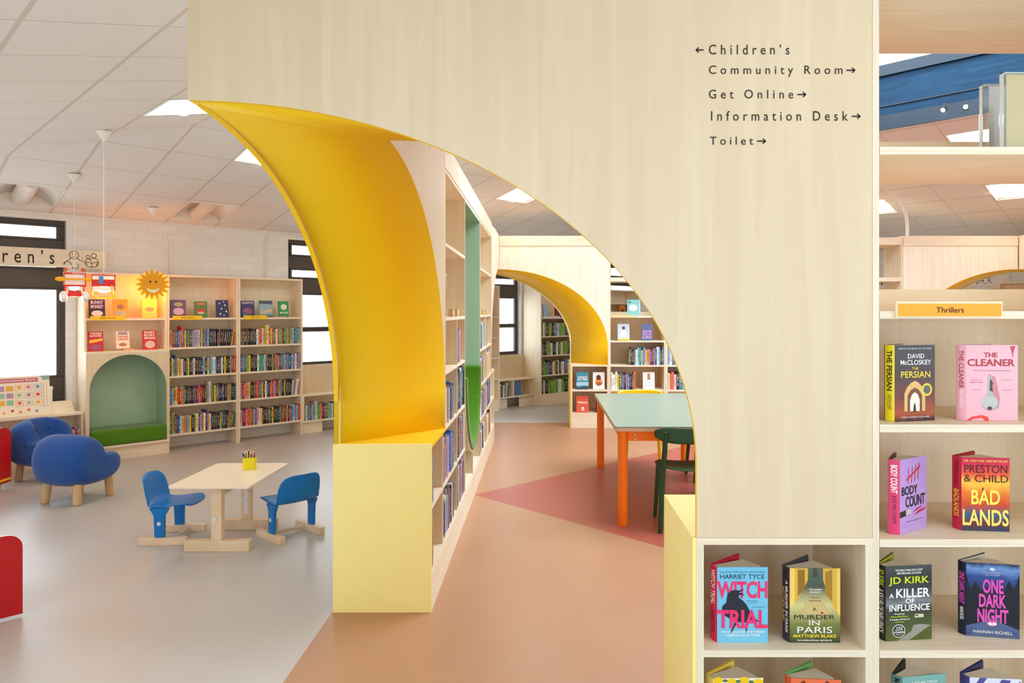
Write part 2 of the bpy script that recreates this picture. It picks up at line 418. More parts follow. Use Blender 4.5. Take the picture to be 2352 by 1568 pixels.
def wall_with_windows(name, a0, a1, ztop, wins, inner, outer, axis):
    # wall slab between inner and outer (coordinate across), windows = (a, b, z0, z1)
    mb = MB()
    def put(a, b, z0, z1):
        if b - a < 1e-4 or z1 - z0 < 1e-4: return
        if axis == 't': mb.box(a, b, min(inner, outer), max(inner, outer), z0, z1)
        else: mb.box(min(inner, outer), max(inner, outer), a, b, z0, z1)
    p = a0
    for a, b, z0, z1 in sorted(wins):
        put(p, a, 0, ztop); put(a, b, 0, z0); put(a, b, z1, ztop); p = b
    put(p, a1, 0, ztop)
    return struct(mb.build(name, BRICK, rot=R(45)))
WINS = [(.10, 1.89, .62, 2.56), (4.38, 6.12, .83, 2.54), (6.83, 8.57, .83, 2.54), (11.0, 11.95, .83, 2.54)]
wall_with_windows('wall_back', T0 - .3, T1 + .3, 2.66, WINS, -NB, -NB + .3, 't')
wall_with_windows('wall_left', -NF - .3, -NB, 2.62, [(-b, -a, .83, 2.5) for a, b in LEFTWIN_ADDED], T0, T0 - .3, 'n')
wall_with_windows('wall_right', -NF - .3, -NB + .3, 2.66, [(2.9, 4.6, .83, 1.94)], T1, T1 + .3, 'n')
wall_with_windows('wall_front', T0, T1, 2.66, [(a, b, .8, 2.5) for a, b in FRONTWIN_ADDED], -NF, -NF - .3, 't')

nwin = 0
def window(a, b, z0, z1, panes, across, axis, mull=()):
    # dark frame: one board pierced by the panes; each pane of glass
    global nwin
    nwin += 1
    root = thing('window_%d' % nwin, None, None, PL((a + b) / 2, across, z0) if axis == 't' else PL(across, (a + b) / 2, z0), R(45) if axis == 't' else R(135))
    if axis != 't': root.location.z = z0
    root['kind'] = 'structure'
    wd = b - a; fr = MB(); gl = MB(); zz = 0.0
    xs = [-wd / 2 + .05] + [m_ for mm in mull for m_ in (mm - a - wd / 2 - .03, mm - a - wd / 2 + .03)] + [wd / 2 - .05]
    H = z1 - z0
    for p0, p1 in panes:
        fr.box(-wd / 2, wd / 2, -.03, .03, zz, p0 - z0); zz = p1 - z0
        fr.box(-wd / 2, xs[0], -.03, .03, p0 - z0, p1 - z0); fr.box(xs[-1], wd / 2, -.03, .03, p0 - z0, p1 - z0)
        for i in range(1, len(xs) - 1, 2): fr.box(xs[i], xs[i + 1], -.03, .03, p0 - z0, p1 - z0)
        for i in range(0, len(xs), 2):
            gl.box(xs[i], xs[i + 1], -.004, .004, p0 - z0, p1 - z0)
            for q0, q1 in ((xs[i], xs[i] + .03), (xs[i + 1] - .03, xs[i + 1])): fr.box(q0, q1, -.045, -.01, p0 - z0, p1 - z0)
            for q0, q1 in ((p0, p0 + .02), (p1 - .02, p1)): fr.box(xs[i], xs[i + 1], -.045, -.01, q0 - z0, q1 - z0)
    fr.box(-wd / 2, wd / 2, -.03, .03, zz, H)
    fr.build('window_frame', FRAME, root, bev=.004); gl.build('window_pane', GLASS, root)
    return root
STD = [(.89, 1.335), (1.36, 1.83), (2.03, 2.16), (2.33, 2.49)]
window(*WINS[0], [(.89, 1.84), (2.04, 2.18), (2.35, 2.51)], 9.2, 't')
window(*WINS[1], STD, 9.2, 't', (5.35,))
window(*WINS[2], STD, 9.2, 't', (7.8,))
window(*WINS[3], [(.89, 1.335), (1.36, 1.83), (1.98, 2.12), (2.28, 2.47)], 9.2, 't')
window(2.9, 4.6, .83, 1.94, [(.89, 1.335), (1.36, 1.88)], T1 + .1, 'n', (3.75,))
for ta, tb in FRONTWIN_ADDED: window(ta, tb, .8, 2.5, [(.86, 1.9), (1.96, 2.44)], -NF - .1, 't')  # added windows, put in for the fill light on the front shelves
for na, nb in LEFTWIN_ADDED: window(-nb, -na, .83, 2.5, STD, T0 - .1, 'n')  # added windows behind the camera, there for their fill light

# ceiling: four hipped planes, tiles left out where the light fittings sit
LAN = 2.07                                   # half width of the roof lantern
CELLS = {'far': [], 'near': [], 'right': [], 'front': []}
def tg(k): return 1.735 + .567 * k
def ng(k): return 7.14 + .575 * k           # d coordinate of the rows
TROFF = [  # plane, t0, d0, lit
    ('near', tg(0), 5.42, True), ('far', tg(2), ng(-1), True), ('far', tg(2), 8.34, False), ('far', tg(-1), 8.34, False),
    ('far', tg(8), ng(-1), True), ('right', 10.42, 1.95, True), ('right', 10.52, 3.78, True), ('right', 8.84, 1.95, True)]
SLOPE = {'far': lambda t, d: 2.625 + .225 * (9.1 - d), 'near': lambda t, d: 2.6705 + .23 * t,
         'right': lambda t, d: 5.56 - .228 * t, 'front': lambda t, d: 4.12 - .225 * (-d + 2.455)}
TW, DW = .567, .575
dA, dC = 2.455, -NF
polys = {
    'near': [(T0, dC), (T0, 9.1), (AX, dA)], 'right': [(T1, dC), (T1, 9.1), (AX, dA)],
    'far': [(T0, 9.1), (T1, 9.1), (AX, dA)], 'front': [(T0, dC), (T1, dC), (AX, dA)]}
for nm, poly in polys.items():
    bm = bmesh.new()
    S = SLOPE[nm]
    # clip the outline at the hips exactly where the planes meet: subdivide a big rectangle and keep what is lowest
    quad = [bm.verts.new((x, y, S(x, y))) for x, y in ((T0 - .02, dC - .02), (T1 + .02, dC - .02), (T1 + .02, 9.12), (T0 - .02, 9.12))]
    bm.faces.new(quad)
    def cut(co, no):
        bmesh.ops.bisect_plane(bm, geom=bm.verts[:] + bm.edges[:] + bm.faces[:], plane_co=co, plane_no=no, dist=1e-6)
    for other, S2 in SLOPE.items():
        if other == nm: continue
        # line where S == S2: difference is linear in (t, d)
        g0 = S(0, 0) - S2(0, 0); gt = S(1, 0) - S2(1, 0) - g0; gd = S(0, 1) - S2(0, 1) - g0
        q = gt * gt + gd * gd
        cut((-g0 * gt / q, -g0 * gd / q, 0), (gt, gd, 0))
    for sx in (-1, 1): cut((AX + sx * LAN, 0, 0), (1, 0, 0)); cut((0, -AN + sx * LAN, 0), (0, 1, 0))
    mine = [c for c in TROFF if c[0] == nm]
    for c in mine:
        cut((c[1], 0, 0), (1, 0, 0)); cut((c[1] + TW, 0, 0), (1, 0, 0)); cut((0, c[2], 0), (0, 1, 0)); cut((0, c[2] + DW, 0), (0, 1, 0))
    dead = []
    for f in bm.faces:
        c = f.calc_center_median()
        low = all(S(c.x, c.y) <= S2(c.x, c.y) + 1e-5 for S2 in SLOPE.values())
        hole = abs(c.x - AX) < LAN and abs(c.y + AN) < LAN
        cell = any(k[1] < c.x < k[1] + TW and k[2] < c.y < k[2] + DW for k in mine)
        if not low or hole or cell: dead.append(f)
    bmesh.ops.delete(bm, geom=dead, context='FACES')
    for f in bm.faces:
        if f.normal.z > 0: f.normal_flip()
    me = bpy.data.meshes.new('ceiling'); bm.to_mesh(me); bm.free(); me.materials.append(CEIL)
    o = bpy.data.objects.new('ceiling', me); COL.objects.link(o); o.rotation_euler = (0, 0, R(45)); struct(o)
    sd = o.modifiers.new('thick', 'SOLIDIFY'); sd.thickness = .03; sd.offset = -1

# light fittings recessed in the tile grid
DIFF_ON = emis('glowing_diffuser', (255, 250, 242), 34.0); DIFF_OFF = mat((226, 212, 198), .5, name='unlit_diffuser')
REFL = mat((236, 230, 222), .4, name='white_reflector')
LABELS_T = [
    'lit square ceiling light just above the hip line, touching the archway top corner', 'lit square ceiling light just behind the yellow arch leg',
    'unlit recessed ceiling light with a rounded basket above the wall bookcases', 'unlit recessed ceiling light above the dark window beside the hanging sign',
    'lit square ceiling light seen through the arch above the corridor bookcase', 'lit ceiling light over the open upper shelf, beside the tan sign holder column',
    'lit ceiling light seen next to the white cable through the open shelf', 'lit ceiling light below the blue roof beam behind the sign holders']
def troffer(pl, t0, d0, lit, label):
    S = SLOPE[pl]; ct, cd = t0 + TW / 2, d0 + DW / 2
    ex = Vector((1, 0, S(ct + 1, cd) - S(ct, cd))).normalized(); ey = Vector((0, 1, S(ct, cd + 1) - S(ct, cd))).normalized()
    ez = ex.cross(ey).normalized()
    lx = TW / 2 / ex.x; ly = DW / 2 / ey.y
    Mx = Matrix((ex, ey, ez)).transposed().to_4x4()
    root = thing('ceiling_light', label, 'ceiling light', PL(ct, cd, S(ct, cd)), 0, 'ceiling lights in the tile grid')
    Q = Matrix.Rotation(R(45), 4, 'Z') @ Mx
    root.rotation_euler = Q.to_euler()
    h = MB(); g = .012
    for a in ((-lx, -lx + g, -ly, ly), (lx - g, lx, -ly, ly), (-lx, lx, -ly, -ly + g), (-lx, lx, ly - g, ly)): h.box(*a, -.006, .13)
    h.box(-lx, lx, -ly, ly, .13, .14); h.build('housing', WHITE, root)
    n = 10
    for s in (-1, 1):                          # curved reflector wings each side of the basket
        P = []
        for i in range(n + 1):
            u = i / n; x = s * (.07 + u * (lx - .085)); z = .12 - .118 * u ** 2.0
            P.append([(x, -ly + .013, z), (x, ly - .013, z)])
        rf = MB().grid(P); rf.smooth = True
        rf = rf.build('reflector', REFL, root); m = rf.modifiers.new('thick', 'SOLIDIFY'); m.thickness = .004; m.offset = 1
    d = MB(); d.smooth = False
    pts = [(.085 * math.cos(PI + PI * i / 14), .085 * math.sin(PI + PI * i / 14) + .065) for i in range(15)]
    d.prism(pts, -ly + .02, ly - .02, 'xz')
    d.build('diffuser', DIFF_ON if lit else DIFF_OFF, root)
for tr, lb in zip(TROFF, LABELS_T): troffer(*tr, lb)

# roof lantern: blue upstand boards round the opening, glazed on top
BEAMB = wood('blue_stained_boards', (8, 38, 60), (20, 54, 78), (.7, .7, 9), 3.0, .85)
lan_z0, lan_z1 = SLOPE['right'](AX + LAN, 0) - .02, 4.32
a, b2 = AX - LAN, AX + LAN; d0_, d1_ = -AN - LAN, -AN + LAN
mb = MB()
for q in ((a - .08, a, d0_ - .08, d1_ + .08), (b2, b2 + .08, d0_ - .08, d1_ + .08), (a, b2, d0_ - .08, d0_), (a, b2, d1_, d1_ + .08)):
    mb.box(*q, lan_z0, lan_z1)
struct(mb.build('trim_1', BEAMB, rot=R(45)), 'blue boarded upstand of the roof lantern')
mb = MB()
for z0_, z1_, th in ((lan_z0 - .03, lan_z0 + .13, .025), (3.86, 3.875, .012), (lan_z1 - .12, lan_z1, .03)):
    mb.box(b2 - th, b2, d0_, d1_, z0_, z1_); mb.box(a, a + th, d0_, d1_, z0_, z1_)
    mb.box(a, b2, d0_, d0_ + th, z0_, z1_); mb.box(a, b2, d1_ - th, d1_, z0_, z1_)
struct(mb.build('trim_2', mat((8, 26, 40), .5), rot=R(45)), 'dark blue board edges of the roof lantern')
mb = MB().box(a, b2, d0_, d1_, lan_z1 + .3, lan_z1 + .31)
struct(mb.build('window_%d' % (nwin + 1), GLASS, rot=R(45)), 'roof lantern glazing')
mb = MB()
for q in ((a - .08, a, d0_ - .08, d1_ + .08), (b2, b2 + .08, d0_ - .08, d1_ + .08), (a, b2, d0_ - .08, d0_), (a, b2, d1_, d1_ + .08)): mb.box(*q, lan_z1, lan_z1 + .02)
for i in range(1, 5): mb.box(a + i * LAN * 2 / 5 - .02, a + i * LAN * 2 / 5 + .02, d0_, d1_, lan_z1 + .26, lan_z1 + .3)
struct(mb.build('trim_3', WHITE, rot=R(45)), 'white glazing bars of the roof lantern')

# ------------------------------------------------------------------ plywood archways at the corners of the room-within-a-room
def archway(base, C, A, LA, B, sh, W, zc, r, zleg, ztop, label, ply=None):
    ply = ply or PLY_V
    # C corner in plan; the faces run along A (length LA) and B (length W); the cut is a barrel whose axis follows sh
    root = thing('plywood_archway', label, 'archway', (base[0], base[1], 0))
    off = (base[0], base[1], 0)
    C = Vector((C[0], C[1], 0)); A = Vector((A[0], A[1], 0)); B = Vector((B[0], B[1], 0)); S = Vector((sh[0], sh[1], 0))
    N = 36
    cur = [(0.0, zc + r)]
    for i in range(1, N + 1):
        th = PI / 2 * i / N
        cur.append((W * math.sin(th), zc + r * math.cos(th)))
    cur.append((W, zleg))
    def slab(name, org, D, Ln, thick, inward, s0=0.0):
        # flat board with the arch cut out of it; inward = direction of its thickness
        out = [(0.0, ztop)] + cur
        if Ln > W + 1e-4: out += [(Ln, zleg), (Ln, ztop)]
        else: out = out[:-1] + [(W, ztop)]
        out = [(max(q, s0), z) for q, z in out]
        mb = MB(off); n = len(out)
        P0 = [org + D * s + Vector((0, 0, z)) for s, z in out]; P1 = [p + inward * thick for p in P0]
        mb.add(P0 + P1, [list(range(n)), list(range(2 * n - 1, n - 1, -1))], 0)
        for i in range(n):
            j = (i + 1) % n
            mb.f.append([i, j, n + j, n + i]); mb.m.append(1 if 1 <= i < len(cur) - (0 if Ln > W + 1e-4 else 1) else 0)
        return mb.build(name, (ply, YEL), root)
    inA = (B if S.dot(B) > 0 else -B); inB = (A if S.dot(A) > 0 else -A)
    slab('front_panel', C, A, LA, .022, inA)
    slab('side_panel', C, B, W, .022, inB, .0225)
    slab('rear_panel', C + S, A, max(LA - max(0, S.dot(A)), W + .001), .022, -inA, .0225 if S.dot(B) > 0 else 0.0)
    slab('inner_side_panel', C + S, B, W, .022, -inB, 0.0 if S.dot(B) > 0 else .0225)
    # yellow barrel soffit
    mb = MB(off)
    k = .008
    big = [(q * (W + k) / W, zc + (z - zc) * (r + k) / r if z > zc else z) for q, z in cur]
    def both(c): return [C + B * q + Vector((0, 0, z)) for q, z in c[::-1]] + [C + A * q + Vector((0, 0, z)) for q, z in c[1:]]
    lo, hi = both(cur), both(big)
    e = S.normalized() * .0005
    n = len(lo)
    mb.v += [p + e for p in lo] + [p + S - e for p in lo] + [p + e for p in hi] + [p + S - e for p in hi]
    for q in range(n - 1):
        for a_, b_ in ((0, 1), (2, 3), (0, 2), (1, 3)): mb.f.append([a_ * n + q, a_ * n + q + 1, b_ * n + q + 1, b_ * n + q]); mb.m.append(0)
    for q in (0, n - 1): mb.f.append([q, n + q, 3 * n + q, 2 * n + q]); mb.m.append(0)
    so = mb.build('soffit', YEL, root)
    for pl in so.data.polygons: pl.use_smooth = abs(pl.area) > .001
    # top board
    mb = MB(off)
    def topbox(org, D, Ln, T):
        q = [org, org + D * Ln, org + D * Ln + T, org + T]
        xs = [v.x for v in q]; ys = [v.y for v in q]; mb.box(min(xs), max(xs), min(ys), max(ys), ztop, ztop + .022)
    topbox(C, A, LA, inA * abs(S.dot(inA))); topbox(C + inA * abs(S.dot(inA)), B if S.dot(B) > 0 else B, W, inB * abs(S.dot(inB)))
    mb.build('top_board', PLY_H, root)
    return root

ZT = 2.6                                        # height of all the plywood walls
Y0, YI = 2.25, 2.78                             # front wall: outer and inner face
XI = -.585                                      # corridor face of the case on the near side of the passage
arch1 = archway((-.2, 2.5), (-1.1, Y0), (1, 0), 2.125, (0, 1), (XI + 1.1, YI - Y0), 1.58, 1.115, 1.13, .888, ZT,
                'tall plywood archway with yellow underside, signed for the community room and toilet')
XB, YB = XI, 9.9
arch2 = archway((0, 10), (XB, YB), (1, 0), 1.50, (0, -1), (-.5, .5), 1.485, 1.10, 1.065, .86, ZT,
                'plywood archway at the far end of the corridor, yellow underside, beside a lit bookcase', PLY_SKYLIT)
arch3 = archway((5.8, 10), (6.5, YB), (-1, 0), 1.57, (0, -1), (.5, .5), 1.485, 1.10, 1.065, .86, ZT,
                'distant plywood archway seen through the open shelf above the thrillers', PLY_SKYLIT)

for ar, xa, xb, bx0 in ((arch2, XB + .002, .914, 0), (arch3, 4.932, 6.498, 5.8)):
    MB((bx0, 10, 0)).box(xa, xb, YB - .012, YB - .0005, 2.485, ZT + .02).build('top_rail', PLY_H, ar)
# lettering on the front panel
put_front = lambda x, z: Vector((x, Y0 - .0012, z)) - Vector((-.2, 2.5, 0))
def uX(u): return (u - 1245) / 740.0
def vZ(v): return EYE - (v - 715) / 740.0
signs = [('Children\u2019s', 1628, 1813, 125.5, 102.5, 'l'), ('Community Room', 1628, 1935, 176.5, 150.5, 'r'), ('Get Online', 1628, 1822, 226.5, 206, 'r'),
         ('Information Desk', 1633, 1947, 277.5, 255, 'r'), ('Toilet', 1630, 1730, 332.5, 314, 'r')]
for txt, u0, u1, v0, v1, arrow in signs:
    mb = MB()
    for ch_i in (0,):
        text_into(mb, txt, uX(u0), uX(u1), vZ(v0), vZ(v1), put_front, .004, 1.62 if txt != 'Toilet' else 1.5)
    mb.build('lettering', INK, arch1, label='dark lettering reading ' + txt)
    mb = MB()
    # arrow in the same ink
    ua, ub = (u0 - 31, u0 - 12) if arrow == 'l' else (u1 + 9, u1 + 30)
    vc = (v0 + v1) / 2 + (1 if txt[0] != 'C' or arrow == 'l' else -2)
    x0, x1, z = uX(ua), uX(ub), vZ(vc); h = .0022; hw = .009
    if arrow == 'l': x0, x1 = x1, x0
    d = 1 if x1 > x0 else -1
    mb.add([put_front(*p) for p in ((x0, z - h), (x1 - d * .002, z - h), (x1 - d * .002, z + h), (x0, z + h))], [(0, 1, 2, 3)])
    for s in (-1, 1):
        mb.add([put_front(*p) for p in ((x1, z), (x1 - d * .009, z + s * hw), (x1 - d * .0125, z + s * (hw - .002)), (x1 - d * .0055, z))], [(0, 1, 2, 3)])
    mb.build('arrow', INK, arch1)

# ------------------------------------------------------------------ bookcases
TH = .022
def case_parts(root, wd, dp, shelves, z0, z1, sides=(True, True), back=None, mats=None, kick=None, top=True):
    # local frame: x along the front, y into the case, z up; shelves = heights of the shelf tops
    sm = PLY_H
    if sides[0]: bx(0, TH, 0, dp, z0, z1).build('side_panel', PLY_S, root)
    if sides[1]: bx(wd - TH, wd, 0, dp, z0, z1).build('side_panel', PLY_S, root)
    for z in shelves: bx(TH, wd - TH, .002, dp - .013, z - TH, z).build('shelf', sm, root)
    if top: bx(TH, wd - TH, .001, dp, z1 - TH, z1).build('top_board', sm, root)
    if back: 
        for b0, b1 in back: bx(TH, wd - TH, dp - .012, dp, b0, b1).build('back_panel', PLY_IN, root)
    if kick: bx(TH, wd - TH, .004, .024, kick[0], kick[1]).build('plinth', PLY_H, root)

# -- wall bookcases of the children's area (building frame)
FD = 8.80                                        # d of their fronts
DEP = .285
def wall_case(name, label, ta, tb, fd=None):
    root = thing(name, label, 'bookcase', PL(ta, fd or FD), R(45))
    return root, tb - ta
SH = [.193, .522, .853, 1.179, 1.516]
nook, wd = wall_case('bookcase_with_reading_nook', 'wall bookcase with a green arched reading nook and sun lamp in front', 1.985, 2.800)
NZ = 1.165; NF_ = -.085                           # the nook box stands proud of the shelves
case_parts(nook, wd, DEP, [1.516], NZ, 2.006, back=[(NZ, 2.0)])
bx(0, wd, NF_, DEP, NZ - TH, NZ).build('shelf', PLY_H, nook)
# arched front board
rA = .378; c0 = wd / 2; zsp = .745
out = [(0, .145), (0, NZ - TH), (wd, NZ - TH), (wd, .145), (c0 + rA, .145), (c0 + rA, zsp)]
out += [(c0 + rA * math.cos(PI * i / 24), zsp + rA * math.sin(PI * i / 24)) for i in range(1, 24)] + [(c0 - rA, zsp), (c0 - rA, .145)]
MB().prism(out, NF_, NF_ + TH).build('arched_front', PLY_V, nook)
bx(0, TH, NF_ + TH, DEP, 0, NZ - TH).build('side_panel', PLY_S, nook); bx(wd - TH, wd, NF_ + TH, DEP, 0, NZ - TH).build('side_panel', PLY_S, nook)
bx(TH, wd - TH, DEP - .012, DEP, .16, NZ - TH).build('nook_lining', MINT, nook, label='sage green back of the nook')
bx(TH, TH + .006, NF_ + TH, DEP - .012, .16, NZ - TH).build('nook_lining', MINT, nook); bx(wd - TH - .006, wd - TH, NF_ + TH, DEP - .012, .16, NZ - TH).build('nook_lining', MINT, nook)
bx(TH, wd - TH, NF_ + TH, DEP - .012, NZ - TH - .006, NZ - TH).build('nook_lining', MINT, nook)
bx(0, wd, NF_ - .012, DEP, .135, .16).build('seat_board', PLY_H, nook)
bx(TH, wd - TH, NF_ + .02, NF_ + .042, 0, .135).build('plinth', PLY_H, nook)
cu = MB().box(TH + .012, wd - TH - .012, NF_ - .02, DEP - .02, .161, .325)
o = cu.build('cushion', GREENF, None, PL(1.985, FD), R(45), bev=.028)
tag(o, 'thick moss green cushion on the seat of the arched reading nook', 'cushion')
mid, wm = wall_case('bookcase', 'wall bookcase beside the green nook, five shelves of paperbacks', 2.803, 3.603)
case_parts(mid, wm, DEP, SH, 0, 2.006, back=[(SH[0] - TH, 2.0)])
rgt, wr = wall_case('bookcase', 'wall bookcase standing between the middle bookcase and the narrow window', 3.606, 4.43)
case_parts(rgt, wr, DEP, SH, 0, 2.006, back=[(SH[0] - TH, 2.0)])
# low units under the windows
def low_unit(label, ta, tb, zb, zs, ledge, divs=(), shelf2=None):
    root, wl = wall_case('low_bookcase', label, ta, tb)
    bx(0, wl, 0, DEP, zs - TH, zs).build('top_board', PLY_H, root)
    bx(0, wl, DEP - .02, DEP, zs, ledge).build('back_board', PLY_V, root)
    bx(0, wl, .002, DEP - .013, zb - TH, zb).build('shelf', PLY_H, root)
    bx(0, wl, DEP - .012, DEP, zb, zs - TH).build('back_panel', PLY_IN, root)
    for x in (0, wl - TH) + tuple(divs): bx(x, x + TH, .001, DEP - .013, zb, zs - TH).build('side_panel', PLY_S, root)
    for x in (0, wl - .3): bx(x, x + .3, .05, .07, 0, zb - TH).build('plinth', PLY_H, root)
    return root
low2 = low_unit('low open bookcase under the narrow window, half hidden by the yellow pier', 4.433, 6.2, .172, .51, .875)
low3 = low_unit('low bookcase of two compartments under the far window behind the second arch', 7.735, 8.615, .19, .475, .855, (.39,))
root, wl = wall_case('low_bookcase', 'low bookcase with a display ledge under the dark window, behind the armchairs', .0, 1.98)
for z in (.18, .53): bx(0, wl, 0, DEP, z - TH, z).build('shelf', PLY_H, root)
bx(0, wl, DEP - .012, DEP, .18, .508).build('back_panel', PLY_IN, root)
bx(wl - TH, wl, .001, DEP - .013, 0, .508).build('side_panel', PLY_S, root); bx(0, TH, .001, DEP - .013, 0, .508).build('side_panel', PLY_S, root)
bx(TH, wl - TH, .02, .04, 0, .158).build('plinth', PLY_H, root)
MB().add([(0, .13, .53), (wl - .05, .13, .53), (wl - .07, .2, .645), (0, .2, .645), (0, .15, .53), (wl - .05, .15, .53), (wl - .07, .22, .645), (0, .22, .645)],
         [(0, 1, 2, 3), (7, 6, 5, 4), (0, 4, 5, 1), (1, 5, 6, 2), (2, 6, 7, 3), (3, 7, 4, 0)]).build('display_ledge', PLY_H, root)
# tall bookcases beyond the second arch
tg_, wt = wall_case('bookcase', 'tall bookcase of green spined books behind the second yellow arch', 8.62, 9.5, 8.65)
case_parts(tg_, wt, .42, [.19, .51, .845, 1.17, 1.485], 0, 2.15, back=[(.19, 2.14)], kick=(0, .168))
te, we = wall_case('bookcase', 'tall bookcase with empty shelf ends beside the far window', 6.9, 7.73, 8.69)
case_parts(te, we, .39, [.193, .522, .853, 1.179, 1.516], 0, 2.0, back=[(.193, 1.9)], kick=(0, .17))
tf, wf = wall_case('bookcase', 'bookcase below the far high window, glimpsed through the open top shelf', 10.35, 11.45)
case_parts(tf, wf, .285, [.193, .522, .853, 1.179, 1.516, 1.75], 0, 2.0, back=[(.193, 1.99)])

# -- corridor bookcase (faces +X); local frame x -> world +Y, y -> world -X
corr = thing('corridor_bookcase', 'long plywood corridor bookcase with a green U-shaped reading niche', 'bookcase', (XI, 3.83, 0), R(90))
CD = .5
NY0, NY1 = 5.53 - 3.83, 6.86 - 3.83             # niche
yA = 4.363 - 3.83; yE = 8.90 - 3.83; yU = 8.40 - 3.83
SZ = [.222, .556, .888, 1.225, 1.555, 2.01]
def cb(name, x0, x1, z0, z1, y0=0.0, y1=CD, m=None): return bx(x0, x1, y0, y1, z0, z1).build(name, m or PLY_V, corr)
cb('end_panel', 0, TH, 0, .888, 0, CD + .02, PALE)['label'] = 'pale yellow painted end panel'
MB().prism([(TH, .0), (yA + .06, .0), (yA + .06, CD), (TH, CD)], .866, .888, 'xy').build('pier_top', YEL, corr, label='yellow painted top of the pier')
for z in SZ[:2]:
    cb('shelf', TH, NY0 if z > .3 else yE, z - TH, z, .002, CD - .013, PLY_H)
    if z > .3: cb('shelf', NY1, yE, z - TH, z, .002, CD - .013, PLY_H)
cb('shelf', yA + .06, NY0, .866, .888, .002, CD - .013, PLY_H); cb('shelf', NY1, yE, .866, .888, .002, CD - .013, PLY_H)
for z in SZ[3:]:
    cb('shelf', yA + .03, NY0, z - TH, z, .002, CD - .013, PLY_H); cb('shelf', NY1, yU, z - TH, z, .002, CD - .013, PLY_H)
for p0, p1 in ((TH, .44), (.4425, 1.19), (1.1925, 2.0), (2.0025, 2.9), (2.9025, 3.9), (3.9025, yE)): cb('plinth', p0, p1, 0, .2, 0, .02, PLY_H)
cb('divider', .44, .44 + TH, .222, .866, .001, CD - .013); cb('divider', 1.19 - TH, 1.19, .222, 1.533, .001, CD - .013)
cb('side_panel', yA + .005, yA + TH + .02, .888, ZT - .15, .001, CD - .013)
cb('divider', NY0 - TH, NY0, .222, 2.46, .001, CD - .013); cb('divider', NY1, NY1 + TH, .222, 2.46, .001, CD - .013)
cb('divider', 2.3, 2.3 + TH, .222, .40, .001, CD - .013)
cb('divider', 3.78, 3.78 + TH, .222, 1.533, .001, CD - .013); cb('end_panel', yE - TH, yE, .2, .866, .001, CD)
cb('side_panel', yU - TH, yU, .888, 2.46, .001, CD - .013)
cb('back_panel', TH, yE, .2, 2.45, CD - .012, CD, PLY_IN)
cb('top_rail', yA, yU, 2.46, ZT, -.001, .024, PLY_H); cb('top_board', yA, yU, ZT - .001, ZT + .022, 0, CD, PLY_H)
cb('shelf', yA, yU, 2.438, 2.459, .003, CD - .013, PLY_H)
# niche: sage lining and the upholstered U of the seat
yc = (NY0 + NY1) / 2; rn = (NY1 - NY0) / 2; zn = 1.085
cb('niche_lining', NY1 - .008, NY1, zn, 2.438, .004, CD - .013, MINT); cb('niche_lining', NY0, NY0 + .008, zn, 2.438, .004, CD - .013, MINT)
cb('niche_lining', NY0 + .008, NY1 - .008, 2.43, 2.438, .004, CD - .013, MINT); cb('niche_lining', NY0 + .008, NY1 - .008, .45, 2.43, CD - .022, CD - .013, MINT)
seg = [(PI + PI * i / 28) for i in range(29)]
outer = [(yc + rn * math.cos(t), zn + rn * math.sin(t)) for t in seg]; inner = [(yc + (rn - .07) * math.cos(t), zn + (rn - .07) * math.sin(t)) for t in seg]
o = MB().prism(outer + inner[::-1], -.015, CD - .03).build('niche_cushion', GREENF, corr, bev=.02, label='moss green upholstered curve of the niche seat')
o2 = [(yc + (rn + .018) * math.cos(t), zn + (rn + .018) * math.sin(t)) for t in seg[1:-1]]
MB().prism(outer[1:-1] + o2[::-1], .0, .04).build('niche_rim', PLY_V, corr)

# -- display shelves of the front wall: low box under the sign panel, open unit to its side
lowb = thing('display_bookcase', 'low plywood display case with a yellow flank, below the signed arch panel', 'bookcase', (.48, Y0, 0))
LW = 1.0262 - .48
bxe(0, TH, .0, YI - Y0, 0, .866).build('side_panel', (PLY_S, PLY_EV), lowb)
bx(-.012, 0, .002, YI - Y0, 0, .887).build('flank_panel', PALE, lowb, label='pale yellow painted flank')
bxe(LW - TH, LW, .001, .45, 0, .866).build('side_panel', (PLY_S, PLY_EV), lowb)
MB().prism([(TH * 0, 0), (LW, 0), (LW, YI - Y0), (0, YI - Y0)], .866, .887, 'xy').build('top_board', (PLY_H,), lowb)
MB().prism([(-.012, .005), (.512, YI - Y0 - .002), (-.012, YI - Y0 - .002)], .887, .8885, 'xy').build('painted_top', PALE, lowb, label='pale yellow painted corner of the top')
for z in (.189, .539): bxe(TH, LW - TH, .001, .44, z - TH, z).build('shelf', (PLY_H, PLY_E), lowb)
bx(TH, LW - TH, .44, .452, 0, .866).build('back_panel', PLY_IN, lowb)
openu = thing('display_bookcase', 'tall open-topped display bookcase with a thrillers label on its ledge', 'bookcase', (1.0262, Y0, 0))
OW = 1.90 - 1.0262
bxe(0, TH - .002, 0, YI - Y0, 0, ZT).build('side_panel', (PLY_S, PLY_EV), openu); bxe(OW - TH, OW, 0, YI - Y0, 0, ZT).build('side_panel', (PLY_S, PLY_EV), openu)
for z in (.189, .539, .883, 1.239): bxe(TH, OW - TH, 0, .44, z - TH - .002, z).build('shelf', (PLY_H, PLY_E), openu)
for z in (1.591, 2.101): bxe(TH, OW - TH, 0, YI - Y0, z - .024, z).build('shelf', (PLY_H, PLY_E), openu)
bxe(TH, OW - TH, 0, YI - Y0, ZT - TH, ZT + .02).build('top_board', (PLY_H, PLY_E), openu)
bx(TH, OW - TH, .44, .452, 0, 1.567).build('back_panel', PLY_IN, openu)
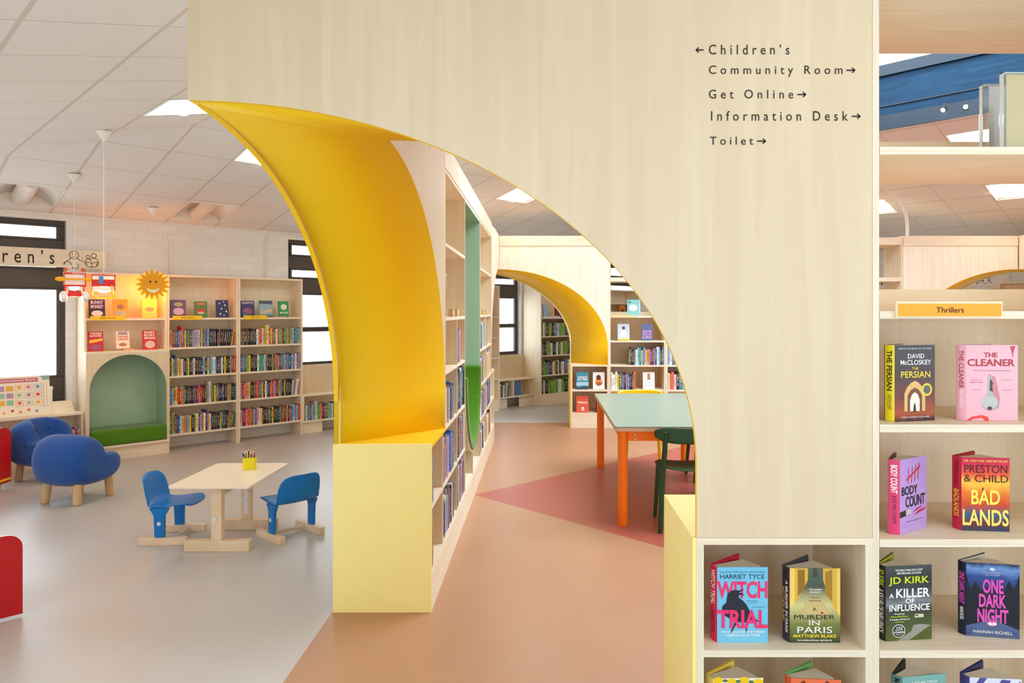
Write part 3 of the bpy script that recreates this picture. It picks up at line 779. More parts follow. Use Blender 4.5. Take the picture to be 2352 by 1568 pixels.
bx(TH, OW - TH, YI - Y0 - .02, YI - Y0, 1.591, 1.674).build('upstand', PLY_H, openu); bx(TH, OW - TH, YI - Y0 - .02, YI - Y0, 2.101, 2.236).build('upstand', PLY_H, openu)
# its category label
lab = thing('shelf_label', 'orange shelf label reading Thrillers on the open bookcase ledge', 'label', (1.265, Y0, 1.555))
x0, x1 = uX(2055) - 1.265, uX(2297) - 1.265
bx(x0, x1, -.012, .0 - .0005, vZ(728) - 1.555, vZ(692.5) - 1.555).build('holder', mat((250, 226, 190), .4), lab)
bx(uX(2058.5) - 1.265, uX(2294) - 1.265, -.014, -.012, vZ(726) - 1.555, vZ(697) - 1.555).build('card', mat((250, 166, 26), .45), lab)
mb = MB(); text_into(mb, 'Thrillers', uX(2145) - 1.265, uX(2208) - 1.265, vZ(718) - 1.555, vZ(705.5) - 1.555, lambda x, z: (x, -.0145, z), .012)
mb.build('lettering', mat((70, 20, 20), .6), lab)
# acrylic sign holders on the top shelf
def holder(label, x0, x1, y, z1, sheet, sx):
    h = thing('sign_holder', label, 'sign holder', (x0, y, 2.101), 0, 'clear sign holders on the top shelf')
    H = z1 - 2.101; W_ = x1 - x0
    for yy in (0, .02): bx(0, W_, yy, yy + .003, .003, H).build('acrylic_sheet', ACRYL, h)
    bx(0, .003, .003, .02, .003, H).build('acrylic_edge', mat((225, 232, 232), .2), h); bx(0, W_, .003, .02, H - .003, H).build('acrylic_edge', mat((225, 232, 232), .2), h)
    bx(0, W_, -.03, .06, 0, .003).build('base', ACRYL, h)
    bx(sx, W_ - .004, .010, .012, .004, H - .006).build('paper_sheet', sheet, h)
holder('clear sign holder with a white sheet, behind the tan one', 1.52, 1.74, 2.50, 2.375, mat((246, 244, 248), .6), .028)
holder('clear sign holder with a tan sheet on the top shelf', 1.464, 1.68, 2.30, 2.35, mat((246, 220, 158), .6), .016)

# -- far shelf units in line with the second archway
FX = .915
for k, (xa, xb) in enumerate(((FX, 1.69), (1.693, 2.47), (2.473, 3.25), (3.253, 4.13), (4.133, 4.925))):
    lb = ['far open-topped bookcase joined to the second arch, yellow chair in front', 'far bookcase of bright hardbacks, cut off by the near arch edge',
          'far bookcase hidden behind the signed panel', 'far bookcase hidden behind the signed panel, next along', 'far bookcase whose top shows through the open thrillers shelf'][k]
    u = thing('bookcase', lb, 'bookcase', (xa, YB, 0), 0, 'bookcases in the far plywood wall')
    ww = xb - xa
    case_parts(u, ww, .5, [.2, .52, .857, 1.19, 1.527], 0, ZT, back=[(.2, 1.505)], kick=(0, .178), top=False)
    bx(TH, ww - TH, .001, .5, 2.0, 2.055).build('top_rail', PLY_H, u); bx(TH, ww - TH, .001, .5, ZT - .1, ZT).build('top_rail', PLY_H, u)
    bx(TH, ww - TH, .47, .49, 1.527, 1.585).build('upstand', PLY_H, u)
lowf = thing('low_bookcase', 'low bookcase under the second arch leg, next to the orange legged table', 'bookcase', (.392, YB, 0))
ww = .913 - .392
bx(0, ww, 0, .5, .838, .8575).build('top_board', (PLY_H,), lowf)
bx(-.008, 0, .002, .5, 0, .858).build('flank_panel', YEL, lowf, label='yellow painted flank')
case_parts(lowf, ww, .5, [.2, .52], 0, .838, back=[(.2, .83)], kick=(0, .178), top=False)
MB().prism([(.5, .004), (.5, .498), (-.006, .498)], .8576, .859, 'xy').build('painted_top', YEL, lowf)

# ------------------------------------------------------------------ children's table, chairs, pencil pot
def at_floor(u, v):
    Y = 1665 * EYE / (v - 715); return Vector(((u - 1245) * Y / 1665, Y, 0))
def rounded_rect(x0, x1, y0, y1, r, n=6):
    pts = []
    for cx, cy, a0 in ((x1 - r, y1 - r, 0), (x0 + r, y1 - r, 90), (x0 + r, y0 + r, 180), (x1 - r, y0 + r, 270)):
        for i in range(n + 1):
            a = R(a0 + 90 * i / n); pts.append((cx + r * math.cos(a), cy + r * math.sin(a)))
    return pts
BOLT = mat((226, 226, 222), .35, name='white_bolt')
kt = thing('childrens_table', 'low child sized table with a pale top on two pine trestles', 'table', (-2.155, 5.05, 0))
MB().prism(rounded_rect(-.265, .265, -.375, .36, .03), .444, .46, 'xy').build('table_top', mat((246, 230, 204), .35, name='pale_laminate'), kt, bev=.003)
for yy in (-.225, .255):
    bx(-.215, .215, yy - .03, yy + .03, 0, .072).build('foot', PINE, kt, bev=.004)
    pst = bx(-.038, .032, yy - .026, yy + .026, .072, .43).build('post', PINE, kt, bev=.003)
    bx(-.19, .19, yy - .02, yy + .02, .43, .444).build('top_rail', PINE, kt)
    s = -1
    MB().tube([(-.012, yy - .027, .215), (-.012, yy - .033, .215)], .016, 16).build('bolt', BOLT, pst)
bx(-.012, .010, .2275, .2288, .12, .44).build('height_slot', mat((238, 240, 244), .4), kt, label='white height adjusting strip')
bx(-.02, .02, -.195, .228, .36, .40).build('stretcher', PINE, kt)

def kid_chair(loc, rot, label):
    # faces local +x; foot beams along x, set apart in y
    c = thing('childrens_chair', label, 'chair', loc, rot, 'low blue chairs at the childrens table')
    prof = [(.17, .245), (.155, .262), (.10, .264), (.02, .252), (-.06, .244), (-.115, .252), (-.145, .285), (-.16, .34), (-.175, .405), (-.197, .462)]
    P = []; n = 12
    for i, (x, z) in enumerate(prof):
        hw = .165 - (.03 if i == 0 else .008 if i == 1 else .035 if i == len(prof) - 1 else .008 if i == len(prof) - 2 else 0)
        row = []
        for j in range(n + 1):
            q = -1 + 2 * j / n
            dish = .010 * (q * q) if i < 6 else 0
            wrap = .035 * (q * q) if i >= 6 else .006 * q * q
            row.append((x + (wrap if i >= 6 else 0) - (.02 * q ** 4 if i < 2 else 0), q * hw, z + dish - (.02 * q ** 4 if i > len(prof) - 2 else 0)))
        P.append(row)
    g = MB().grid(P); g.smooth = True
    o = g.build('seat_shell', BLUEP, c)
    m = o.modifiers.new('thick', 'SOLIDIFY'); m.thickness = .012; m.offset = 0
    m = o.modifiers.new('round', 'SUBSURF'); m.levels = 1; m.render_levels = 2
    for s in (-1, 1):
        yy = s * .152
        b = MB().add([(-.068, yy - .012, .05), (-.002, yy - .012, .05), (-.002, yy + .012, .05), (-.068, yy + .012, .05),
                      (-.075, yy - .012, .2), (.0, yy - .012, .2), (.0, yy + .012, .2), (-.075, yy + .012, .2),
                      (-.105, yy - .012, .25), (.03, yy - .012, .25), (.03, yy + .012, .25), (-.105, yy + .012, .25)],
                     [(0, 3, 2, 1), (0, 1, 5, 4), (1, 2, 6, 5), (2, 3, 7, 6), (3, 0, 4, 7), (4, 5, 9, 8), (5, 6, 10, 9), (6, 7, 11, 10), (7, 4, 8, 11), (8, 9, 10, 11)])
        lg = b.build('leg', BLUEP, c, bev=.004)
        bx(-.175, .15, yy - .022, yy + .022, 0, .05).build('foot', PINE, c, bev=.003)
        MB().tube([(-.036, yy + s * .0125, .145), (-.036, yy + s * .017, .145)], .013, 14).build('bolt', BOLT, lg)
    MB().tube([(.03, -.13, .026), (.03, .13, .026)], .011, 10).build('stretcher', PINE, c)
    return c
kid_chair((-2.58, 5.10, 0), R(3), 'low blue plastic chair facing the table, armchairs behind it')
kid_chair((-1.80, 5.17, 0), R(139), 'low blue plastic chair turned away, next to the yellow pier')

POT = (-2.10, 5.21, .4605)
pot = thing('pencil_pot', 'yellow square pencil pot on the childrens table', 'pot', POT, R(12))
po, pi_ = rounded_rect(-.043, .043, -.043, .043, .014), rounded_rect(-.039, .039, -.039, .039, .011)
mb = MB(); n = len(po)
mb.add([(x, y, 0) for x, y in po] + [(x, y, .085) for x, y in po] + [(x, y, .085) for x, y in pi_] + [(x, y, .004) for x, y in pi_],
       [list(range(n))[::-1], list(range(3 * n, 4 * n))] + [[k * n + i, k * n + (i + 1) % n, (k + 1) * n + (i + 1) % n, (k + 1) * n + i] for k in range(3) for i in range(n)])
mb.build('pot_body', mat((232, 214, 10), .3, name='yellow_plastic'), pot)
pens = [('navy', (30, 34, 70), -.030, -.02, -62, 20), ('black', (26, 26, 30), -.02, .0, -8, 8), ('pale blue', (150, 190, 210), -.018, -.03, -4, 14), ('slate', (70, 84, 110), -.026, -.03, -14, 22),
        ('yellow', (236, 206, 20), -.004, -.03, -6, 10), ('golden yellow', (240, 196, 30), .012, -.03, 14, 12), ('purple', (92, 60, 120), .0, .01, 2, 4), ('dark violet', (60, 40, 90), -.012, .016, -10, 4),
        ('crimson', (150, 30, 60), .018, -.028, 22, 16), ('pink', (226, 130, 160), .026, -.02, 18, 14), ('rose', (206, 90, 120), .022, .01, 16, 6), ('lilac', (180, 160, 210), .03, -.03, 28, 22),
        ('grey', (150, 154, 160), .032, .0, 30, 8), ('red', (206, 40, 40), .024, .024, 12, -6), ('brown', (110, 70, 50), -.03, .02, -18, -6), ('green', (60, 130, 70), .008, .028, 4, -10)]
for nm, rgb, px, py, tilt, tilt2 in pens:
    p0 = Vector((px * .55, py * .55, .006)); tx, ty = math.tan(R(tilt * .45)), math.tan(R(tilt2 * .3))
    top = Vector((px, py, .085)); d = Vector((tx, -abs(ty) * .3, 1)).normalized()
    p0 = top - d * .075; p1 = top + d * (.035 + .028 * random.random())
    pr = thing('pencil', nm + ' pencil standing in the yellow pot', 'pencil', Vector(POT) + p0, 0, 'pencils in the yellow pot')
    body = p1 - p0
    MB().tube([(0, 0, 0), body * .93], .0042, 6).build('barrel', mat(rgb, .35), pr)
    MB().tube([body * .93, body * 1.04], [.0042, .0008], 8).build('tip', PINE, pr)

# ------------------------------------------------------------------ blue armchairs
def metamesh(balls, name, res=.035):
    mb_ = bpy.data.metaballs.new('soft'); mb_.resolution = res; mb_.render_resolution = res; mb_.threshold = .6
    for co, rad, sc in balls:
        e = mb_.elements.new(); e.type = 'ELLIPSOID'; e.co = co; e.radius = rad
        e.size_x, e.size_y, e.size_z = sc; e.stiffness = 2.0
    ob = bpy.data.objects.new('soft', mb_); COL.objects.link(ob)
    dg = bpy.context.evaluated_depsgraph_get(); dg.update()
    me = bpy.data.meshes.new_from_object(ob.evaluated_get(dg)); me.name = name
    bpy.data.objects.remove(ob, do_unlink=True); bpy.data.metaballs.remove(mb_)
    return me
def superellipsoid(mb, c, r, e1=.6, e2=.6, nu=18, nv=28, shear=0.0):
    def sp(x, p): return math.copysign(abs(x) ** p, x)
    P = []
    for i in range(nu + 1):
        a = -PI / 2 + PI * i / nu; row = []
        for j in range(nv + 1):
            b = -PI + 2 * PI * j / nv
            x = r[0] * sp(math.cos(a), e1) * sp(math.cos(b), e2); y = r[1] * sp(math.cos(a), e1) * sp(math.sin(b), e2); z = r[2] * sp(math.sin(a), e1)
            row.append((c[0] + x + shear * z, c[1] + y, c[2] + z))
        P.append(row)
    mb.grid(P)
def armchair(loc, rot, label):
    # faces local +x
    c = thing('armchair', label, 'armchair', loc, rot, 'small blue upholstered armchairs')
    prof = [(-.255, .19), (-.30, .28), (-.31, .38), (-.285, .475), (-.23, .545), (-.15, .577), (-.06, .572), (.005, .54), (.045, .48), (.07, .42), (.12, .388), (.21, .397), (.285, .365), (.315, .29), (.295, .22), (.23, .165), (.12, .135), (-.05, .13), (-.18, .145)]
    mb = MB(); hw = .255; prof = [(x * .93, z) for x, z in prof]
    # rounded upholstery: side profile swept across the width, drawn in towards the flanks; the seat is hollowed between the wings
    cxp, czp = -.0, .33; P = []; NY = 24
    for j in range(NY + 1):
        q = -1 + 2 * j / NY
        a = q * PI / 2
        y = hw * math.copysign(abs(math.sin(a)) ** .9, q); k = (max(0, math.cos(a))) ** .33
        mid = max(0.0, 1 - (abs(y) / .14) ** 4)
        row = []
        for i, (x, z) in enumerate(prof):
            px, pz = cxp + (x - cxp) * k, czp + (z - czp) * k
            if i == 6: px -= .05 * mid
            if i == 7: px -= .085 * mid; pz -= .015 * mid
            if i == 8: px -= .10 * mid; pz -= .02 * mid
            if i == 9: px -= .10 * mid; pz -= .06 * mid
            if i in (10, 11): pz -= .065 * mid; px -= .03 * mid
            if i == 12: pz -= .05 * mid
            row.append((px, y, pz))
        P.append(row + [row[0]])
    mb.grid(P); mb.smooth = True
    o = mb.build('upholstery', BLUEF, c)
    s = o.modifiers.new('round', 'SUBSURF'); s.levels = 1; s.render_levels = 2
    for sx, sy in ((-.14, -.145), (-.14, .145), (.17, -.145), (.17, .145)):
        d = Vector((-.11 if sx < 0 else .05, .06 if sy > 0 else -.06, -1)).normalized()
        p = Vector((sx, sy, .21)); L_ = .21 / -d.z
        t = p + d * L_
        MB().tube([p, p + d * (L_ * .9), t + Vector((0, 0, .004)), t], [.031, .033, .03, .022], 16).build('leg', OAK, c)
    for yy in (-.075, .075):
        b = MB(); superellipsoid(b, (-.052, yy, .475), (.014, .016, .016), 1, 1, 8, 12); b.smooth = True
        b.build('button', BLUEF, o)
    b = MB(); superellipsoid(b, (.03, -.252, .35), (.007, .005, .012), 1, 1, 8, 10); b.smooth = True
    b.build('button', mat((14, 24, 60), .8), o, label='dark side button')
    return c
armchair((-3.93, 6.13, 0), R(78), 'blue armchair with stubby oak legs, nearer the childrens table')
armchair((-4.71, 6.90, 0), R(-14), 'blue armchair with two buttons, behind the other one and beside the red book box')

# ------------------------------------------------------------------ red and yellow book browser boxes
RED = mat((190, 5, 10), .4, name='red_paint'); YELB = mat((250, 196, 10), .45, name='warm_yellow_paint')
def rounded_top(w, h, r, n=8):
    pts = [(0, 0), (w, 0)]
    for i in range(n + 1): a = R(90 * i / n); pts.append((w - r + r * math.cos(a), h - r + r * math.sin(a)))
    for i in range(n + 1): a = R(90 + 90 * i / n); pts.append((r + r * math.cos(a), h - r + r * math.sin(a)))
    return pts
WEDGE = mat((240, 232, 226), .5, name='white_board_edge')
def end_panel(root, x, y0, w, z0, h, M):
    # panel in the plane y = const of the box frame, thickness along y
    mb = MB(); pts = [(px + x, pz + z0) for px, pz in rounded_top(w, h, .07)]
    mb.prism(pts, y0, y0 + .02, 'xz', 0, side=lambda i: 1)
    return mb.build('end_panel', (RED, WEDGE), root)
# the nearer box: its end panel faces the camera at the picture's edge; long axis runs towards the window wall
nb_ = thing('book_browser_box', 'red book browser box nearer the camera, rounded white edged end panel', 'book box', PL(.76 - .62, 4.60), R(45))
end_panel(nb_, 0, 0, .62, .012, .42, None)
end_panel(nb_, 0, .62, .56, .012, .42, None)
for k in range(2): bx(.03, .5, .02, .62, .09 + .17 * k, .105 + .17 * k).build('shelf', YELB, nb_)
bx(.48, .495, .02, .62, .09, .2).build('front_board', YELB, nb_)
fb = thing('book_browser_box', 'red and yellow book browser box in front of the armchairs', 'book box', (-5.29, 6.12, 0), R(0))
for x in (0, .48):
    MB().prism([(py, pz + .06) for py, pz in rounded_top(.42, .495, .09)], x, x + .02, 'yz', 0, side=lambda i: 1).build('end_panel', (RED, RED), fb)
bx(-.0, .505, -.02, .41, .08, .1).build('shelf', YELB, fb); bx(.02, .48, .0, .015, .30, .44).build('front_board', YELB, fb); bx(.02, .48, .39, .405, .1, .5).build('back_board', RED, fb)
for x in (.03, .43):
    for y in (.03, .34): bx(x, x + .04, y, y + .04, 0, .08).build('foot', WHITE, fb)

# ------------------------------------------------------------------ big table and chairs in the middle
ORG = mat((255, 124, 4), .35, name='orange_paint')
tb = thing('table', 'large table with a pale sage top and bright orange legs', 'table', (1.03, 6.42, 0))
SAGE = mat((136, 148, 130), .3, name='sage_linoleum')
MB().prism(rounded_rect(-.49, .49, -1.09, 1.08, .02), .735, .742, 'xy').build('table_top', SAGE, tb, label='pale sage linoleum top')
MB().prism(rounded_rect(-.488, .488, -1.088, 1.078, .02), .708, .7345, 'xy').build('top_edge', mat((206, 180, 150), .5), tb)
for sx in (-1, 1):
    for sy in (-1, 1):
        MB().tube([(sx * .43, sy * 1.02, 0), (sx * .43, sy * 1.02, .705)], .037, 24).build('leg', ORG, tb)
        if sy < 0:
            for dz in (.645, .675): MB().tube([(sx * .34, -1.0425, dz), (sx * .34, -1.047, dz)], .008, 12).build('bolt', mat((190, 190, 190), .3, 1.0), tb)
    bx(sx * .43 - .012, sx * .43 + .012, -.98, .98, .63, .705).build('apron', ORG, tb)
for sy in (-1, 1): bx(-.392, .392, sy * 1.03 - .012, sy * 1.03 + .012, .63, .705).build('apron', ORG, tb)

def allchair(loc, rot, label, m):
    # faces local +y; back legs at -y
    c = thing('chair', label, 'chair', loc, rot, 'plastic chairs round the big table')
    S = MB(); P = []
    for i in range(11):
        v = -1 + i / 5.0; row = []
        for j in range(13):
            u_ = -1 + j / 6.0
            x, y = u_ * math.sqrt(max(0, 1 - .42 * v * v)), v * math.sqrt(max(0, 1 - .42 * u_ * u_))
            row.append((x * .225, y * .21 + .02, .445 + .018 * (u_ * u_) + .012 * (v if v > 0 else 0) * -1))
        P.append(row)
    S.grid(P); S.smooth = True
    o = S.build('seat', m, c); k = o.modifiers.new('thick', 'SOLIDIFY'); k.thickness = .014; k.offset = -1
    k = o.modifiers.new('round', 'SUBSURF'); k.levels = 1; k.render_levels = 1
    B = []
    for i in range(7):
        v = i / 6.0; row = []
        for j in range(15):
            u_ = -1 + j / 7.0
            hw = .25
            drop = .045 * abs(u_) ** 5 * (1 if v > .5 else -1) * (abs(v - .5) * 2)
            row.append((u_ * hw, -.245 + .075 * u_ * u_ + .012 * (v - .5), .64 + v * .13 - drop - .018 * (1 - u_ * u_) * (v > .99)))
        B.append(row)
    S = MB().grid(B); S.smooth = True
    o = S.build('backrest', m, c); k = o.modifiers.new('thick', 'SOLIDIFY'); k.thickness = .016; k.offset = 0
    k = o.modifiers.new('round', 'SUBSURF'); k.levels = 1; k.render_levels = 1
    for s in (-1, 1):
        MB().tube([(s * .215, -.225, 0), (s * .195, -.205, .40), (s * .18, -.222, .60), (s * .175, -.232, .725)], [.017, .021, .019, .014], 12).build('rear_leg', m, c)
        MB().tube([(s * .20, .205, 0), (s * .175, .175, .435)], [.014, .02], 12).build('front_leg', m, c)
        MB().tube([(s * .19, -.2, .405), (s * .175, .17, .425)], .013, 8).build('seat_rail', m, c)
    return c
GRC = mat((28, 66, 30), .45, name='dark_green_plastic'); YLC = mat((246, 206, 20), .4, name='yellow_plastic_chair')
allchair((1.07, 5.42, 0), R(-2), 'dark green chair at the near end of the orange legged table', GRC)
allchair((1.62, 6.92, 0), R(90), 'dark green chair at the far side of the table, half hidden behind the first', GRC)
allchair((1.04, 7.50, 0), R(180), 'yellow chair tucked under the table end before the far bookcase', YLC)
allchair((1.63, 6.22, 0), R(90), 'yellow chair almost wholly hidden by the arch edge', YLC)

# ------------------------------------------------------------------ hanging lamps of the children's area
CORD = mat((236, 230, 220), .6, name='white_flex')
BULB = emis('glowing_bulb', (255, 226, 170), 26.0)
def pendant(name, label, loc, zl):
    root = thing(name, label, 'pendant lamp', (loc[0], loc[1], zl), 0, 'hanging lamps of the childrens area')
    H = loc[2] - zl
    MB().lathe([(.004, H - .085), (.008, H - .08), (.055, H - .006), (.055, H)], 20).build('canopy_rose', WHITE, root)
    MB().tube([(0, 0, .09), (0, 0, H - .08)], .0028, 6).build('flex', CORD, root)
    return root
GOLD = mat((250, 180, 10), .5, name='sunny_yellow'); REDT = mat((214, 30, 24), .4, name='toy_red'); CREAM = mat((250, 240, 214), .5, name='cream_toy')
# sun
sx_, sy_ = -4.27, 7.96
sun = pendant('sun_lamp', 'smiling yellow sun lamp hanging before the bookcase nook', (sx_, sy_, zceil(*((sx_ + sy_) * C45, (sx_ - sy_) * C45)) - .001), 1.885)
sun.rotation_euler = (0, 0, R(28))
def star(n, r0, r1, ph=0): return [((r1 if i % 2 else r0) * math.cos(PI * i / n + ph), (r1 if i % 2 else r0) * math.sin(PI * i / n + ph)) for i in range(2 * n)]
MB().prism(star(17, .112, .175), -.06, -.052, 'xz').build('front_disc', mat((246, 168, 0), .5), sun)
MB().prism(star(17, .112, .17, .1), .05, .058, 'xz').build('rear_disc', mat((250, 206, 70), .5), sun)
sm = [(.062 * math.cos(t), -.03 + .062 * math.sin(t)) for t in [R(200 + 140 * i / 12) for i in range(13)]] + [(.062 * math.cos(t), -.022 + .034 * math.sin(t)) for t in [R(340 - 140 * i / 12) for i in range(13)]]
MB().prism(sm, -.0625, -.0605, 'xz').build('smile', mat((255, 244, 190), .5), sun, label='pale smile')
for x in (-.027, .027):
    MB().prism([(x + .009 * math.cos(2 * PI * i / 14), .028 + .012 * math.sin(2 * PI * i / 14)) for i in range(14)], -.0625, -.0605, 'xz').build('eye', BLACKM, sun)
b = MB(); superellipsoid(b, (0, -.005, 0), (.034, .034, .045), 1, 1); b.smooth = True; b.build('bulb', BULB, sun)
MB().tube([(0, 0, .04), (0, 0, .1)], .016, 12).build('lamp_socket', WHITE, sun)
point('sun_lamp_light', (sx_ - .03, sy_ + .06, 1.83), 19, (1, .27, .02), .05)
# helicopter
hx, hy = -3.534, 5.844
hel = pendant('helicopter_lamp', 'red toy helicopter lamp with a long rotor, hanging between the other lamps', (hx, hy, 3.04), 1.80)
hel.rotation_euler = (0, 0, R(29))
MB().box(-.21, .21, -.012, .012, .092, .096).build('rotor', mat((196, 170, 170), .4), hel)
for s in (-1, 1):
    for q in ((-.075, .075, s * .06 - .003, s * .06 + .003, -.01, .045),): bx(*q).build('cabin_side', REDT, hel)
    bx(-.075, .075, s * .06 - .002, s * .06 + .002, -.045, -.011).build('lower_panel', CREAM, hel)
    bx(-.075, .075, s * .06 - .002, s * .06 + .002, .046, .075).build('window_panel', CREAM, hel)
    MB().tube([(-.08, s * .075, -.045), (-.078, s * .08, -.085), (-.05, s * .08, -.098), (.05, s * .08, -.098), (.085, s * .08, -.08)], .006, 8).build('skid', GOLD, hel)
    MB().tube([(.06, s * .07, -.09), (.06, s * .062, .0)], .005, 6).build('strut', GOLD, hel)
bx(-.08, -.074, -.06, .06, -.045, .075).build('cabin_end', REDT, hel); bx(.074, .08, -.06, .06, -.045, .075).build('cabin_end', REDT, hel)
bx(-.085, .085, -.066, .066, .075, .083).build('roof', REDT, hel); bx(-.03, .0, -.064, -.063, .01, .07).build('door', mat((80, 130, 190), .5), hel)
b = MB(); superellipsoid(b, (0, 0, -.03), (.045, .045, .03), 1, 1); b.smooth = True; b.build('bulb', BULB, hel); MB().tube([(0, 0, .0), (0, 0, .09)], .014, 10).build('lamp_socket', WHITE, hel)
point('helicopter_lamp_light', (hx, hy, 1.70), 8, (1, .50, .13), .03)
# seaplane
px_, py_ = -4.41, 6.835
pln = pendant('seaplane_lamp', 'white and red toy seaplane lamp with a yellow propeller, below the hanging sign', (px_, py_, 2.88), 1.83)
pln.rotation_euler = (0, 0, R(35))
for q in ((-.085, .085, -.085, -.08, .0, .12), (-.085, .085, .08, .085, .0, .12), (-.085, -.08, -.08, .08, .0, .12), (.08, .085, -.08, .08, .0, .12)):
    bx(*q).build('body_panel', mat((250, 236, 222), .5), pln)
for z in (.0, .115): 
    bx(-.09, .09, -.092, -.086, z - .008, z + .008).build('red_trim', REDT, pln)
for x in (-.088, .08): bx(x, x + .008, -.092, -.086, .008, .107).build('red_trim', REDT, pln)
bx(-.088, .088, -.088, .088, .12, .128).build('roof', mat((250, 236, 222), .5), pln)
for x in (-.07, .07): b = MB(); superellipsoid(b, (x, -.03, .152), (.018, .018, .018), 1, 1, 10, 14); b.smooth = True; b.build('ball', mat((236, 96, 20), .4), pln)
mb = MB().tube([(-.13, -.115, .06), (.13, -.115, .06)], .008, 8); mb.build('propeller_shaft', GOLD, pln)
for s in (-1, 1): b = MB(); superellipsoid(b, (s * .115, -.115, .06), (.04, .01, .022), 1, 1); b.smooth = True; b.build('propeller_blade', GOLD, pln)
for s in (-1, 1):
    b = MB(); superellipsoid(b, (s * .085, -.01, -.10), (.032, .14, .05), .7, .6); b.smooth = True; b.build('float', mat((250, 244, 240), .4), pln)
    MB().tube([(s * .075, -.06, -.07), (s * .07, -.06, .0)], .006, 6).build('strut', REDT, pln); MB().tube([(s * .075, .05, -.07), (s * .07, .05, .0)], .006, 6).build('strut', REDT, pln)
bx(-.05, .05, -.09, .09, -.10, -.045).build('red_belly', REDT, pln)
b = MB(); superellipsoid(b, (0, 0, -.015), (.04, .04, .028), 1, 1); b.smooth = True; b.build('bulb', BULB, pln); MB().tube([(0, 0, .0), (0, 0, .12)], .014, 10).build('lamp_socket', WHITE, pln)
point('seaplane_lamp_light', (px_ - .0, py_ - .0, 1.70), 6, (1, .52, .15), .03)

# ------------------------------------------------------------------ hanging sign, pictograms, poster, wall services
def stroke(mb, pts, wd, y, closed=False):
    pts = [Vector((p[0], p[1], 0)) for p in pts]
    if closed: pts = pts + [pts[0]]
    for p, q in zip(pts, pts[1:]):
        d = q - p
        if d.length < 1e-6: continue
        d.normalize(); nn = Vector((-d.y, d.x, 0)) * wd / 2; e = d * wd * .3
        a_, b_, c_, e_ = p - e + nn, q + e + nn, q + e - nn, p - e - nn
        mb.add([(v.x, y, v.y) for v in (a_, b_, c_, e_)], [(0, 1, 2, 3)])
def circ(cx, cy, r, n=18, a0=0, a1=360): return [(cx + r * math.cos(R(a0 + (a1 - a0) * i / n)), cy + r * math.sin(R(a0 + (a1 - a0) * i / n))) for i in range(n + 1)]
sg = thing('hanging_sign', 'plywood sign board lettered for children, with two line drawings', 'sign', PL(1.15, 8.98, 2.055), R(45))
sw = 2.24 - 1.15
bx(-1.3, sw, 0, .018, 0, .19).build('board', PLY_H, sg)
for x in (-1.0, .75): bx(x, x + .05, .018, .12, .06, .12).build('bracket', WHITE, sg)
# letters: the photograph shows the end of the word
mb = MB(); text_into(mb, 'Children\u2019s', -.36, sw - .483, .03, .172, lambda x, z: (x, -.0012, z), .006, 1.7); mb.build('lettering', INK, sg)
mb = MB(); k = sw - .306; wd = .006
stroke(mb, circ(k, .135, .042), wd, -.0012)
stroke(mb, [(k - .085, .03), (k - .082, .055), (k - .06, .075), (k - .04, .09), (k - .03, .1)], wd, -.0012); stroke(mb, [(k + .03, .1), (k + .055, .08), (k + .08, .07)], wd, -.0012)
stroke(mb, circ(k - .06, .03, .035, 12, 0, 180), wd, -.0012); stroke(mb, circ(k + .01, .02, .03, 12, 200, 400), wd, -.0012)
stroke(mb, circ(k, .128, .016, 8, 200, 340), .004, -.0012); stroke(mb, circ(k - .014, .145, .003, 6), .004, -.0012); stroke(mb, circ(k + .014, .145, .003, 6), .004, -.0012)
mb.build('drawing', INK, sg, label='line drawing of a child with folded arms')
mb = MB(); k = sw - .142
stroke(mb, [(k - .088, .07), (k - .088, .13)], .003, -.0012)
stroke(mb, circ(k - .035, .122, .018), wd, -.0012); stroke(mb, circ(k + .02, .137, .024), wd, -.0012)
stroke(mb, circ(k - .035, .065, .032, 14, 20, 230), wd, -.0012); stroke(mb, circ(k + .02, .065, .045, 16, -60, 150), wd, -.0012)
stroke(mb, [(k - .045, .02), (k + .0, .012), (k + .045, .02), (k + .055, .07), (k + .0, .058), (k - .055, .07), (k - .045, .02)], wd, -.0012); stroke(mb, [(k, .012), (k, .058)], wd, -.0012)
mb.build('drawing', INK, sg, label='line drawing of two readers sharing a book')

ps = thing('poster_board', 'communication board poster leaning on the display ledge under the dark window', 'poster', PL(.96, FD + .10, .5305), R(45))
PW = .75
Mt = Matrix.Rotation(R(-12), 4, 'X')
mb = MB().box(0, PW, -.006, 0, 0, .405, 0, Mt); mb.build('sheet', mat((246, 232, 206), .5), ps)
pb = lambda x, z: Mt @ Vector((x, -.0075, z))
pc = lambda x, z: Mt @ Vector((x, -.0085, z))
def flat(name, pts, m, put, root=None):
    mb = MB().add([put(*p) for p in pts], [list(range(len(pts)))]); return mb.build(name, m, root or ps)
def rect(x0, x1, z0, z1): return [(x0, z0), (x1, z0), (x1, z1), (x0, z1)]
flat('title_band', rect(.12, PW - .10, .343, .385), mat((206, 104, 122), .5), pb)
mb = MB(); text_into(mb, 'Library Communication Board', .21, PW - .125, .35, .379, pc, .015); mb.build('lettering', WHITE, ps)
flat('corner_patch', [(PW - .08, .404), (PW, .404), (PW, .362), (PW - .055, .355)], mat((140, 180, 160), .5), pb)
cols = [(238, 176, 60), (226, 120, 140), (90, 150, 200), (150, 200, 120), (180, 120, 160), (226, 50, 40), (230, 90, 60), (180, 176, 180), (244, 170, 40), (240, 180, 60), (170, 200, 196), (190, 150, 180), (236, 140, 80), (150, 200, 160), (244, 190, 120)]
